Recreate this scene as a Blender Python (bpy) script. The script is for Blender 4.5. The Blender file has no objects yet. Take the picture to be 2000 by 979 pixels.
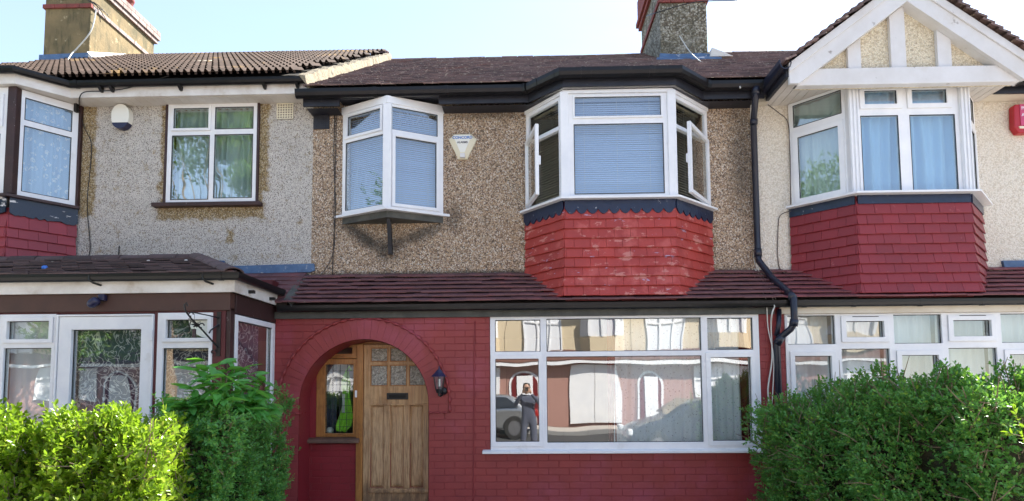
import bpy, bmesh, math, random
import numpy as np
from mathutils import Matrix, Vector
from mathutils.geometry import tessellate_polygon
random.seed(7); rng = np.random.default_rng(7)
S = bpy.context.scene
COL = S.collection
PI = math.pi; R = math.radians

# ---------------------------------------------------------------- camera
F, PPX, PPY = 1170.0, 1000.0, 672.0
CAM = Vector((0, -7, 1.52))
ROT = Matrix.Rotation(R(1.4), 3, 'Z') @ Matrix.Rotation(PI/2 + R(3.83), 3, 'X') @ Matrix.Rotation(-.0072, 3, 'Z')
cam = bpy.data.cameras.new('camera'); co = bpy.data.objects.new('camera', cam); COL.objects.link(co)
co.matrix_world = Matrix.Translation(CAM) @ ROT.to_4x4()
cam.sensor_width = 36; cam.lens = 36*F/2000
cam.shift_y = (PPY-489.5)/2000; cam.clip_end = 3000; cam.clip_start = .02
S.camera = co
def at(px, py, Y):
    d = ROT @ Vector(((px-PPX)/F, -(py-PPY)/F, -1)); t = (Y-CAM.y)/d.y
    return CAM + d*t

# ---------------------------------------------------------------- sky, sun, exposure
SUN_AZ, SUN_EL = R(46), R(43.8)        # azimuth from +Y (behind the terrace) towards +X
w = bpy.data.worlds.new('World'); S.world = w; w.use_nodes = True
nt = w.node_tree; bg = nt.nodes['Background']
sk = nt.nodes.new('ShaderNodeTexSky'); sk.sky_type = 'NISHITA'; sk.sun_disc = False
sk.sun_elevation = SUN_EL; sk.sun_rotation = SUN_AZ
sk.air_density = 1.0; sk.dust_density = .4; sk.ozone_density = 1.0
tc = nt.nodes.new('ShaderNodeTexCoord'); mp = nt.nodes.new('ShaderNodeMapping'); mp.inputs['Scale'].default_value = (1, 1, 3.5)
cn = nt.nodes.new('ShaderNodeTexNoise'); cn.inputs['Scale'].default_value = 2.3; cn.inputs['Detail'].default_value = 7; cn.inputs['Roughness'].default_value = .62; cn.inputs['Distortion'].default_value = .5
mr = nt.nodes.new('ShaderNodeMapRange'); mr.inputs[1].default_value = .35; mr.inputs[2].default_value = .75; mr.inputs[3].default_value = .38; mr.inputs[4].default_value = .5
mxs = nt.nodes.new('ShaderNodeMix'); mxs.data_type = 'RGBA'; mxs.inputs[7].default_value = (1.48, 1.66, 2.05, 1)
nt.links.new(tc.outputs['Generated'], mp.inputs[0]); nt.links.new(mp.outputs[0], cn.inputs['Vector']); nt.links.new(cn.outputs[0], mr.inputs[0])
nt.links.new(mr.outputs[0], mxs.inputs[0]); nt.links.new(sk.outputs[0], mxs.inputs[6]); nt.links.new(mxs.outputs[2], bg.inputs[0]); bg.inputs[1].default_value = .105
sl = bpy.data.lights.new('sun', 'SUN'); sl.energy = 4.0; sl.angle = R(.5); sl.color = (1, .95, .86)
so = bpy.data.objects.new('sun', sl); COL.objects.link(so)
sd = Vector((math.sin(SUN_AZ)*math.cos(SUN_EL), math.cos(SUN_AZ)*math.cos(SUN_EL), math.sin(SUN_EL)))
so.rotation_euler = sd.to_track_quat('Z', 'Y').to_euler(); so.location = (10, 10, 20)
S.view_settings.view_transform = 'Standard'; S.view_settings.look = 'None'
S.view_settings.exposure = 2.2; S.view_settings.gamma = 1

# ---------------------------------------------------------------- materials
class NT:
    def __init__(s, name):
        s.m = bpy.data.materials.new(name); s.m.use_nodes = True
        s.t = s.m.node_tree; s.t.nodes.clear()
        s.out = s.t.nodes.new('ShaderNodeOutputMaterial'); s._pos = None
    def n(s, typ, **kw):
        nd = s.t.nodes.new('ShaderNode'+typ)
        for k, v in kw.items():
            if k.startswith('i_'): nd.inputs[k[2:]].default_value = v
            else: setattr(nd, k, v)
        return nd
    def l(s, a, b): s.t.links.new(a, b)
    def pos(s):
        if s._pos is None: s._pos = s.n('NewGeometry')
        return s._pos.outputs['Position']
    def scaled(s, sc):
        if sc is None: return s.pos()
        v = s.n('VectorMath', operation='MULTIPLY'); s.l(s.pos(), v.inputs[0]); v.inputs[1].default_value = sc
        return v.outputs[0]
    def noise(s, scale, detail=4, rough=.6, stretch=None, dist=0):
        nd = s.n('TexNoise'); nd.inputs['Scale'].default_value = scale; nd.inputs['Detail'].default_value = detail
        nd.inputs['Roughness'].default_value = rough; nd.inputs['Distortion'].default_value = dist
        s.l(s.scaled(stretch), nd.inputs['Vector']); return nd.outputs[0]
    def ramp(s, fac, lo, hi):
        nd = s.n('MapRange', clamp=True); s.l(fac, nd.inputs[0]); nd.inputs[1].default_value = lo; nd.inputs[2].default_value = hi
        return nd.outputs[0]
    def math(s, op, a, b=None, clamp=False):
        nd = s.n('Math', operation=op, use_clamp=clamp)
        for i, x in enumerate((a, b)):
            if x is None: continue
            if isinstance(x, (int, float)): nd.inputs[i].default_value = x
            else: s.l(x, nd.inputs[i])
        return nd.outputs[0]
    def mix(s, fac, a, b):
        nd = s.n('Mix', data_type='RGBA')
        for sock, x in ((nd.inputs[0], fac), (nd.inputs[6], a), (nd.inputs[7], b)):
            if isinstance(x, (int, float)): sock.default_value = x
            elif isinstance(x, tuple): sock.default_value = (*x[:3], 1)
            else: s.l(x, sock)
        return nd.outputs[2]
    def bump(s, h, strength, dist=.01, nrm=None):
        nd = s.n('Bump'); nd.inputs['Strength'].default_value = strength; nd.inputs['Distance'].default_value = dist
        s.l(h, nd.inputs['Height'])
        if nrm is not None: s.l(nrm, nd.inputs['Normal'])
        return nd.outputs[0]
    def princ(s, color, rough=.7, normal=None, metal=0, spec=.5, **kw):
        p = s.n('BsdfPrincipled')
        for sock, x in ((p.inputs['Base Color'], color), (p.inputs['Roughness'], rough)):
            if isinstance(x, (int, float)): sock.default_value = x
            elif isinstance(x, tuple): sock.default_value = (*x[:3], 1)
            else: s.l(x, sock)
        p.inputs['Metallic'].default_value = metal; p.inputs['Specular IOR Level'].default_value = spec
        if normal is not None: s.l(normal, p.inputs['Normal'])
        for k, v in kw.items(): p.inputs[k].default_value = v
        s.l(p.outputs[0], s.out.inputs[0]); return p
    def zed(s):
        x = s.n('SeparateXYZ'); s.l(s.pos(), x.inputs[0]); return x.outputs
def simple(name, col, rough=.7, var=None, bump=None, objvar=0, spec=.5, metal=0, layers=(), island=False):
    """layers: (scale, lo, hi, colour[, stretch]) colour patches by noise; bump: (scale, strength, dist)"""
    g = NT(name); c = col
    if var:
        c = g.mix(g.ramp(g.noise(var[0], 5, .65), .3, .7), col, var[1])
    if objvar:
        o = g.n('ObjectInfo') if not island else g._pos or g.n('NewGeometry')
        rnd = o.outputs['Random'] if not island else o.outputs['Random Per Island']
        hs = g.n('HueSaturation'); hs.inputs['Saturation'].default_value = 1
        v = g.n('MapRange'); g.l(rnd, v.inputs[0]); v.inputs[3].default_value = 1-objvar; v.inputs[4].default_value = 1+objvar
        g.l(v.outputs[0], hs.inputs['Value'])
        if isinstance(c, tuple): hs.inputs['Color'].default_value = (*c, 1)
        else: g.l(c, hs.inputs['Color'])
        c = hs.outputs[0]
    for L in layers:
        st = L[4] if len(L) > 4 else None
        c = g.mix(g.ramp(g.noise(L[0], 6, .65, st), L[1], L[2]), c, L[3])
    nrm = g.bump(g.noise(bump[0], 4, .6), bump[1], bump[2]) if bump else None
    g.princ(c, rough, nrm, metal, spec); return g.m

def pebble(name, stones, dirt=None, paint=None, masks=(), stains=(), dirtlayers=(), sc=82, bs=.9, gapf=.55):
    """roughcast / pebbledash: stones = list of colours chosen per pebble; paint = colour over the stones outside the bare masks"""
    g = NT(name)
    v = g.n('TexVoronoi'); v.inputs['Scale'].default_value = sc; g.l(g.pos(), v.inputs['Vector'])
    sep = g.n('SeparateColor'); g.l(v.outputs['Color'], sep.inputs[0])
    cr = g.n('ValToRGB'); cr.color_ramp.interpolation = 'CONSTANT'; g.l(sep.outputs[0], cr.inputs[0])
    els = cr.color_ramp.elements; els[0].position = 0; els[0].color = (*stones[0], 1); els[1].position = 1/len(stones); els[1].color = (*stones[1], 1)
    for i in range(2, len(stones)):
        e = els.new(i/len(stones)); e.color = (*stones[i], 1)
    c = cr.outputs[0]
    gap = g.ramp(v.outputs['Distance'], .38, .75)
    c = g.mix(g.math('MULTIPLY', gap, gapf), c, (.06, .05, .04))
    if paint:
        pc = g.mix(g.ramp(g.noise(sc*1.5, 2, .6), .53, .60), paint, (.12,.105,.09))
        f = g.ramp(g.noise(9, 5, .7), .28, .46)
        X, _, Z = g.zed()
        for (cx, cz, hx, hz, thr) in masks:
            dx = g.math('SUBTRACT', g.math('ABSOLUTE', g.math('SUBTRACT', X, cx)), hx)
            dz = g.math('SUBTRACT', g.math('ABSOLUTE', g.math('SUBTRACT', Z, cz)), hz)
            d = g.math('MAXIMUM', dx, dz)
            d = g.math('ADD', d, g.math('MULTIPLY', g.math('SUBTRACT', g.noise(7, 4, .6), .5), .22))
            f = g.math('MULTIPLY', f, g.ramp(d, thr-.015, thr+.02))
        f = g.math('MULTIPLY', f, .93)
        c = g.mix(f, c, pc)
    for (s, lo, hi, colr, amt) in dirtlayers:
        c = g.mix(g.math('MULTIPLY', g.ramp(g.noise(s, 6, .7), lo, hi), amt), c, colr)
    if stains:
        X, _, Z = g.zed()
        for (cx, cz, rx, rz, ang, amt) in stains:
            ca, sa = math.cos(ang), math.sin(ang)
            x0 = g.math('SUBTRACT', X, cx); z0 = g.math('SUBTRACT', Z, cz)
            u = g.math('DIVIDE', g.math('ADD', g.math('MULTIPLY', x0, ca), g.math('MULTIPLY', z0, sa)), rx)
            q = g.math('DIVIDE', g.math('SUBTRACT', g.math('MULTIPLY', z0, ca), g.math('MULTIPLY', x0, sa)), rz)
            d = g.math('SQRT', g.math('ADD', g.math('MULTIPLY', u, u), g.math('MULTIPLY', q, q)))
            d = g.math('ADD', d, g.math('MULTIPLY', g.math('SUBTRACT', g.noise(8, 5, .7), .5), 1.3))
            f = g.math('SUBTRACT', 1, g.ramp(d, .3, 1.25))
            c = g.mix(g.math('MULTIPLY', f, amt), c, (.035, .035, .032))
    h = g.math('SUBTRACT', 1, v.outputs['Distance'])
    g.princ(c, .85, g.bump(h, bs, .012), spec=.25)
    return g.m

def wood(name, a, b, dark, sc=3.0, rough=.5, stretch=(14, 14, 1.0), wear=False):
    g = NT(name)
    n1 = g.noise(sc, 6, .6, stretch, .6); n2 = g.noise(sc*5, 4, .6, stretch)
    c = g.mix(g.ramp(n1, .3, .7), a, b); c = g.mix(g.math('MULTIPLY', g.ramp(n2, .48, .75), .55), c, dark)
    c = g.mix(g.math('MULTIPLY', g.ramp(g.noise(4, 5, .7), .52, .75), .6), c, dark)
    if wear:
        Z = g.zed()[2]; n3 = g.noise(3, 5, .7, (5, 5, 1.2))
        zz = g.math('ADD', Z, g.math('MULTIPLY', g.math('SUBTRACT', n3, .5), .9))
        pale = g.math('MULTIPLY', g.math('MULTIPLY', g.ramp(zz, 1.35, 1.05), g.ramp(zz, .25, .5)), .55)
        c = g.mix(pale, c, g.mix(g.ramp(n2, .42, .62), (.62,.43,.25), (.28,.15,.07)))
        c = g.mix(g.math('MULTIPLY', g.ramp(zz, .42, .22), .7), c, (.09,.06,.04))
    g.princ(c, rough, g.bump(n2, .25, .004)); return g.m

def glass(name, refl=.16, tint=(.93, .96, .95), wob=.004, wsc=2.0):
    g = NT(name)
    fr = g.n('Fresnel'); fr.inputs[0].default_value = 1.5
    bm_ = g.bump(g.noise(wsc, 1, .4), 1.0, wob)
    fac = g.math('ADD', g.math('MULTIPLY', fr.outputs[0], 1.6), refl-.064, True)
    bk = g.n('NewGeometry'); fac = g.math('MULTIPLY', fac, g.math('SUBTRACT', 1, bk.outputs['Backfacing']))
    tr = g.n('BsdfTransparent'); tr.inputs[0].default_value = (*tint, 1)
    gl = g.n('BsdfGlossy'); gl.inputs['Roughness'].default_value = 0; gl.inputs[0].default_value = (1, 1, 1, 1); g.l(bm_, gl.inputs['Normal'])
    mx = g.n('MixShader'); g.l(fac, mx.inputs[0]); g.l(tr.outputs[0], mx.inputs[1]); g.l(gl.outputs[0], mx.inputs[2])
    g.l(mx.outputs[0], g.out.inputs[0]); return g.m

def leafmat(name, a, b, c3, trans=.45, rough=.35):
    g = NT(name); ge = g.n('NewGeometry'); g._pos = ge
    r = ge.outputs['Random Per Island']
    c = g.mix(g.ramp(r, 0, .75), a, b); c = g.mix(g.ramp(r, .82, 1.0), c, c3)
    c = g.mix(g.math('MULTIPLY', g.ramp(g.noise(5, 3), .4, .7), .5), c, a)
    p = g.princ(c, rough, spec=.45)
    t = g.n('BsdfTranslucent')
    tc = g.mix(.5, c, (.30, .50, .02)); g.l(tc, t.inputs[0])
    mx = g.n('MixShader'); mx.inputs[0].default_value = trans
    g.l(p.outputs[0], mx.inputs[1]); g.l(t.outputs[0], mx.inputs[2]); g.l(mx.outputs[0], g.out.inputs[0]); return g.m

def cloth(name, col, trans=.35, pattern=None):
    g = NT(name); c = col
    if pattern == 'dots':
        v = g.n('TexVoronoi'); v.inputs['Scale'].default_value = 28; g.l(g.pos(), v.inputs[0])
        c = g.mix(g.ramp(v.outputs['Distance'], .22, .14), col, (.50, .50, .52))
    elif pattern == 'lace':
        v = g.n('TexVoronoi'); v.inputs['Scale'].default_value = 13; g.l(g.pos(), v.inputs[0])
        n = g.noise(26, 3, .6, None, 1.5)
        f = g.math('MULTIPLY', g.ramp(v.outputs['Distance'], .42, .3), g.ramp(n, .45, .55))
        c = g.mix(f, col, (.85, .88, .9))
    elif pattern == 'swirl':
        n = g.noise(7, 1, .5, None, 2.5)
        d = g.math('ABSOLUTE', g.math('SUBTRACT', n, .5))
        c = g.mix(g.ramp(d, .05, .015), col, (.78, .8, .82))
    d = g.n('BsdfDiffuse'); t = g.n('BsdfTranslucent')
    for x in (d, t):
        if isinstance(c, tuple): x.inputs[0].default_value = (*c, 1)
        else: g.l(c, x.inputs[0])
    mx = g.n('MixShader'); mx.inputs[0].default_value = trans
    g.l(d.outputs[0], mx.inputs[1]); g.l(t.outputs[0], mx.inputs[2]); g.l(mx.outputs[0], g.out.inputs[0]); return g.m

M = {}
M['dash_brown'] = pebble('pebbledash_brown', [(.50,.35,.23), (.66,.51,.37), (.30,.20,.14), (.80,.71,.60), (.42,.29,.19), (.60,.43,.27), (.17,.12,.09), (.62,.49,.37)], gapf=.5,
    dirtlayers=[(2.2, .5, .8, (.15,.12,.09), .45), (1.1, .55, .75, (.5,.27,.10), .25)],
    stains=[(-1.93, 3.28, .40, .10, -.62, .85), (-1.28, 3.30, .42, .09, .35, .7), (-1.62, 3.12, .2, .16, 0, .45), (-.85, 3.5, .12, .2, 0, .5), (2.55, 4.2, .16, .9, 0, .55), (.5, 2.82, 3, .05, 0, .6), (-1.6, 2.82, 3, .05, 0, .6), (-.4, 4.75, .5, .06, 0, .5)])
M['dash_white'] = pebble('pebbledash_painted_white', [(.42,.30,.15), (.50,.40,.24), (.25,.17,.08), (.34,.25,.12), (.6,.5,.35)], paint=(.69,.65,.60),
    masks=[(-3.79, 4.32, .56, .62, .07), (-3.79, 3.63, .62, .06, .03), (-5.42, 4.3, .13, .65, .06), (-3.17, 4.4, .02, .5, .04), (-3.55, 3.33, .02, .05, .03)],
    dirtlayers=[(1.7, .5, .8, (.25,.23,.21), .35)])
M['dash_cream'] = pebble('roughcast_cream', [(.84,.77,.66), (.78,.71,.60), (.86,.80,.70), (.70,.62,.50)], gapf=.15, dirtlayers=[(1.3, .5, .8, (.62,.45,.26), .35), (26, .6, .7, (.4,.33,.25), .35)], sc=75, bs=.75)
M['dash_gable'] = pebble('roughcast_gable', [(.82,.72,.54), (.76,.66,.48), (.85,.77,.60), (.62,.52,.36)], gapf=.25, dirtlayers=[(1.7, .5, .8, (.45,.33,.2), .4), (24, .57, .66, (.3,.24,.17), .5)], sc=75, bs=.8)
M['dash_stack'] = pebble('roughcast_chimney', [(.26,.23,.16), (.38,.35,.27), (.12,.10,.07), (.45,.42,.34), (.2,.17,.12)], dirtlayers=[(2.6, .45, .6, (.10,.09,.06), .7), (3.5, .55, .7, (.45,.43,.36), .5)], sc=38)
M['stack_render'] = simple('chimney_render', (.25,.18,.085), .9, (2.5, (.13,.10,.05)), (18, .5, .02), layers=[(3, .5, .66, (.085,.075,.035), (2.5, 2.5, .6)), (9, .62, .75, (.55,.45,.28))])
M['stack_brick'] = simple('chimney_brick_white', (.36,.31,.29), .9, (7, (.25,.17,.15)), (30, .6, .01), objvar=.12, layers=[(5, .58, .75, (.16,.14,.11))])
M['red_band'] = simple('red_string_brick', (.28,.06,.05), .85, (9, (.16,.05,.04)), (30, .5, .01))
M['brick'] = simple('painted_red_brick', (.29,.034,.032), .5, (2.2, (.23,.028,.030)), (42, .22, .006), objvar=.035, layers=[(1.2, .52, .72, (.33,.055,.085)), (2.7, .60, .75, (.20,.022,.028)), (13, .70, .78, (.33,.09,.09))])
M['brick_dark'] = simple('painted_dark_red_brick', (.27,.022,.030), .42, (3.0, (.22,.018,.026)), (42, .22, .006), objvar=.04)
M['mortar'] = simple('painted_mortar', (.235,.028,.031), .65, None, (60, .3, .004))
M['tile_mid'] = simple('bay_tile_bright_red', (.41,.045,.033), .5, (4, (.32,.034,.027)), (25, .15, .005), objvar=.07,
    layers=[(3.2, .54, .64, (.47,.085,.07)), (6, .59, .62, (.52,.18,.15), (1, 1, 2.0)), (5, .65, .665, (.42,.28,.40), (1, 1, 2.6))])
M['tile_bay'] = simple('bay_tile_crimson', (.25,.021,.027), .5, (4, (.21,.019,.025)), (25, .12, .004), objvar=.09, layers=[(10, .66, .72, (.38,.10,.10))])
M['tile_bay_left'] = simple('bay_tile_dull_crimson', (.29,.032,.044), .5, (5, (.24,.028,.04)), (25, .15, .004), objvar=.09)
M['tile_canopy'] = simple('canopy_clay_tile', (.165,.066,.066), .62, (5, (.11,.050,.058)), (45, .5, .006), objvar=.18, layers=[(3, .52, .7, (.21,.065,.065)), (17, .64, .72, (.22,.17,.15)), (6, .66, .8, (.045,.04,.03))])
M['tile_canopy_right'] = simple('canopy_tile_painted', (.22,.055,.062), .6, (5, (.15,.048,.056)), (45, .4, .006), objvar=.2, layers=[(9, .63, .72, (.10,.07,.07))])
M['tile_roof'] = simple('roof_clay_tile', (.17,.105,.09), .8, (4, (.11,.072,.068)), (45, .6, .008), objvar=.38, layers=[(1.3, .55, .75, (.17,.065,.045)), (21, .58, .66, (.42,.35,.27), (1, 1, 1.6))])  # pale streaks put glints of grazing sun into the tile colour
M['tile_roof_far'] = simple('roof_clay_tile_far', (.17,.105,.09), .8, (4, (.11,.072,.068)), (45, .6, .008), objvar=.38, island=True, layers=[(1.3, .55, .75, (.17,.065,.045)), (21, .58, .66, (.42,.35,.27), (1, 1, 1.6))])  # same painted glint streaks as the near tiles
M['tile_concrete'] = simple('concrete_roof_tile', (.082,.056,.044), .9, (6, (.05,.036,.030)), (50, .5, .006), spec=.15, objvar=.25, layers=[(1.4, .60, .72, (.24,.15,.05)), (10, .62, .75, (.09,.07,.06))])
M['tile_porch'] = simple('porch_tile', (.105,.062,.058), .75, (6, (.06,.042,.04)), (40, .6, .008), objvar=.38, layers=[(14, .66, .72, (.30,.27,.22)), (5, .6, .75, (.10,.04,.035))])
M['under'] = simple('roof_felt', (.03,.025,.022), .9)
M['verge'] = simple('verge_mortar', (.32,.27,.19), .95, (9, (.20,.165,.11)), (30, .9, .03), layers=[(14, .6, .7, (.10,.09,.07))])
M['gutter'] = simple('black_plastic', (.006,.006,.007), .32, (6, (.012,.011,.012)), None, spec=.3, layers=[(8, .6, .8, (.04,.037,.034))])
M['gutter_new'] = simple('black_plastic_clean', (.008,.008,.009), .3, spec=.4)
M['pipe_blue'] = simple('dark_painted_pipe', (.014,.016,.030), .32, None, (30, .15, .004), layers=[(9, .62, .8, (.05,.05,.06))])
M['bitumen'] = simple('black_painted_board', (.010,.012,.020), .5, (5, (.022,.022,.03)), (14, .4, .01), layers=[(11, .68, .74, (.10,.10,.11))])
M['upvc'] = simple('white_plastic', (.87,.87,.87), .28, (3, (.74,.75,.78)), None, layers=[(5, .62, .85, (.62,.60,.57))])
M['upvc_dirty'] = simple('aged_white_board', (.84,.82,.79), .5, (3, (.60,.55,.50)), (9, .1, .004), layers=[(3, .58, .8, (.5,.42,.33))])
M['cream_board'] = simple('cream_board', (.74,.68,.57), .55, (3, (.62,.54,.42)), None, layers=[(16, .68, .74, (.25,.2,.15))])
M['gable_board'] = simple('white_painted_timber', (.72,.71,.71), .55, (3, (.62,.60,.58)), (20, .15, .004), layers=[(10, .66, .74, (.30,.27,.24)), (2, .58, .8, (.56,.50,.43))])
M['soffit'] = simple('soffit_board', (.66,.63,.60), .5, (3, (.55,.49,.42)))
M['grey_board'] = simple('grey_weathered_board', (.10,.10,.085), .7, (7, (.05,.05,.045)), (30, .3, .005), layers=[(30, .70, .74, (.35,.33,.3))])
M['gasket'] = simple('black_gasket', (.02,.02,.022), .5)
M['brown_wood'] = simple('brown_painted_timber', (.050,.020,.018), .5, (6, (.032,.014,.014)), (25, .2, .004), layers=[(18, .66, .70, (.32,.28,.28), (3, 3, 1))])
M['brown_beam'] = simple('brown_beam_paint', (.085,.036,.026), .55, (4, (.058,.026,.020)), (25, .2, .004))
M['maroon'] = simple('maroon_paint', (.115,.014,.018), .45, (5, (.07,.012,.014)), None)
M['lead'] = simple('lead_flashing', (.09,.17,.31), .5, (9, (.05,.10,.20)), (20, .4, .008), layers=[(12, .6, .7, (.35,.38,.42))])
M['lead_dark'] = simple('dark_painted_flashing', (.005,.011,.036), .28, (8, (.009,.018,.055)), (16, .5, .01), layers=[(17, .66, .70, (.45,.45,.48))])
M['lead_worn'] = simple('worn_flashing', (.006,.013,.036), .35, (6, (.012,.02,.045)), (14, .6, .012), layers=[(5, .6, .63, (.62,.60,.60), (1, 1, 3))])
M['door'] = wood('stripped_pine_door', (.38,.18,.065), (.62,.39,.19), (.10,.05,.022), 1.3, .5, wear=True)
M['oak'] = wood('varnished_frame', (.32,.12,.028), (.46,.21,.055), (.08,.03,.012), 2.5, .38)
M['cill_wood'] = wood('weathered_sill', (.13,.07,.05), (.20,.12,.08), (.04,.025,.02), 3, .5, (1.0, 14, 14))
M['glass'] = glass('window_glass', .17)
M['glass_big'] = glass('picture_window_glass', .25, wob=.004, wsc=1.3)
M['glass_up'] = glass('upstairs_glass', .21, wob=.003, wsc=1.5)
M['glass_porch'] = glass('porch_glass', .30, wob=.003, wsc=2.0)
def obscure():
    g = NT('obscured_glass')
    v = g.noise(45, 2, .5, None, 1.0)
    g.princ(g.mix(g.ramp(v, .35, .65), (.22,.20,.16), (.50,.47,.39)), .12, g.bump(v, 1.0, .02), spec=1.0); return g.m
M['obscured'] = obscure()
M['blind'] = simple('blind_slat', (.40,.49,.72), .45)
M['blind_side'] = simple('blind_slat_side', (.42,.36,.25), .45)
M['net'] = cloth('net_curtain', (.86,.87,.90), .15); M['net_dots'] = cloth('dotted_curtain', (.88,.89,.90), .15, 'dots')
M['lace'] = cloth('lace_curtain', (.38,.55,.78), .35, 'lace'); M['swirl'] = cloth('swirl_net', (.09,.13,.19), .2, 'swirl')
M['sheer'] = cloth('sheer_blue_curtain', (.42,.66,.92), .2); M['curtain_grey'] = cloth('grey_green_curtain', (.58,.70,.70), .2)
M['curtain_red'] = cloth('deep_red_curtain', (.16,.02,.025), .1)
M['room'] = simple('room_plaster', (.50,.46,.41), .9)
M['alarm_white'] = simple('alarm_plastic', (.80,.78,.70), .35); M['alarm_cream'] = simple('alarm_plastic_cream', (.78,.72,.55), .4)
M['alarm_red'] = simple('alarm_plastic_red', (.42,.012,.02), .3); M['alarm_pink'] = simple('alarm_label', (.55,.06,.16), .35)
M['navy'] = simple('navy_plastic', (.02,.02,.06), .3); M['ink_blue'] = simple('ink_blue', (.05,.18,.50), .5); M['ink_black'] = simple('ink_black', (.03,.03,.04), .5); M['ink_pale'] = simple('ink_pale', (.30,.42,.62), .5)
M['ink_white'] = simple('ink_white', (.8,.8,.85), .5)
M['iron'] = simple('black_iron', (.012,.011,.012), .4, None, (40, .3, .003)); M['bulb'] = simple('bulb_glass', (.75,.72,.65), .2)
M['cable_black'] = simple('black_cable', (.015,.014,.014), .5); M['cable_white'] = simple('white_cable', (.62,.60,.55), .5); M['cable_brown'] = simple('brown_cable', (.07,.05,.045), .5)
M['hivis'] = simple('hi_vis_fabric', (.35,.80,.05), .7, (9, (.22,.55,.03)), (12, .4, .03)); M['silver'] = simple('reflective_tape', (.6,.6,.65), .3, metal=.5)
M['leaf_lit'] = leafmat('privet_leaf_sunlit_yellow', (.16,.27,.018), (.27,.40,.03), (.48,.50,.07), .48, .26)  # sunlit twin of the privet leaf: the sun's yellow brightness is in the colour
M['leaf_dark'] = leafmat('privet_leaf_green', (.085,.28,.07), (.15,.39,.09), (.28,.46,.07), .35)
M['leaf_right'] = leafmat('hedge_leaf_green', (.085,.27,.065), (.15,.38,.085), (.32,.48,.07), .35)
M['leaf_big'] = leafmat('sapling_leaf', (.09,.34,.06), (.12,.40,.08), (.30,.48,.08), .4, .4)
M['leaf_tree'] = leafmat('tree_leaf', (.07,.15,.02), (.12,.21,.03), (.24,.28,.05), .4, .5)
M['twig'] = simple('twig_bark', (.26,.19,.12), .85, (20, (.14,.10,.065)))
M['core'] = simple('hedge_dark_core', (.020,.028,.010), .95, (22, (.045,.035,.018)), (25, 1, .03))  # shade among the twigs put into a dark colour
M['asphalt'] = simple('asphalt', (.055,.055,.055), .85, (30, (.04,.04,.042)), (90, .5, .004), layers=[(.6, .5, .7, (.07,.068,.065))])
M['paving'] = simple('concrete_paving', (.50,.46,.41), .9, (4, (.42,.38,.34)), (30, .3, .004), objvar=.08)
M['soil'] = simple('garden_ground', (.20,.17,.13), .95, (3, (.13,.11,.08)), (25, .8, .02))
M['kerbstone'] = simple('kerb_granite', (.30,.29,.28), .8, (40, (.20,.20,.20)))
M['opp_cream'] = simple('opposite_render', (.66,.55,.38), .9, (20, (.56,.46,.32)), (60, .4, .01)); M['opp_red'] = simple('opposite_red_brick', (.40,.22,.18), .8, (6, (.34,.18,.15)))
M['opp_roof'] = simple('opposite_roof_tile', (.16,.065,.045), .85, (6, (.10,.045,.035)), (30, .6, .02))
M['car_silver'] = simple('silver_car_paint', (.42,.43,.44), .22, metal=.7); M['car_dark'] = simple('dark_car_paint', (.03,.035,.05), .15, metal=.3)
M['car_glass'] = simple('car_glass', (.02,.022,.024), .05, spec=1.0); M['rubber'] = simple('tyre_rubber', (.02,.02,.02), .8); M['rim'] = simple('alloy_rim', (.4,.4,.42), .3, metal=.8)
M['lamp_white'] = simple('headlight_lens', (.7,.72,.75), .1); M['lamp_red'] = simple('tail_lamp_lens', (.4,.02,.02), .2)
M['skin'] = simple('skin', (.45,.26,.18), .5); M['dark_cloth'] = simple('dark_cloth', (.07,.08,.12), .8); M['hair'] = simple('hair', (.02,.015,.012), .6); M['blue_scrap'] = simple('blue_plastic_scrap', (.04,.18,.62), .4); M['chip_white'] = simple('white_flake', (.7,.66,.6), .8)
M['tape'] = simple('cream_patch', (.62,.55,.40), .8); M['sticker'] = simple('frosted_sticker', (.72,.75,.68), .5)

# ---------------------------------------------------------------- object helpers
def link(name, me, mat=None, parent=None, smooth=False, kind=None, bevel=0, label=None, M4=None):
    if mat is not None and not me.materials: me.materials.append(mat)
    if smooth: me.polygons.foreach_set('use_smooth', [True]*len(me.polygons))
    o = bpy.data.objects.new(name, me); COL.objects.link(o)
    if parent is not None: o.parent = parent
    if M4 is not None: o.matrix_local = M4
    if kind: o['kind'] = kind
    if label: o['label'] = label
    if bevel:
        b = o.modifiers.new('bevel', 'BEVEL'); b.width = bevel; b.segments = 2; b.limit_method = 'ANGLE'; b.angle_limit = R(40)
    return o
def thing(name, label, cat, loc=(0,0,0), group=None, rot=None):
    o = bpy.data.objects.new(name, None); COL.objects.link(o); o.location = loc; o.empty_display_size = .2
    if rot: o.rotation_euler = rot
    tag(o, label, cat, group); return o
def tag(o, label, cat, group=None):
    o['label'] = label; o['category'] = cat
    if group: o['group'] = group
    return o
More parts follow.
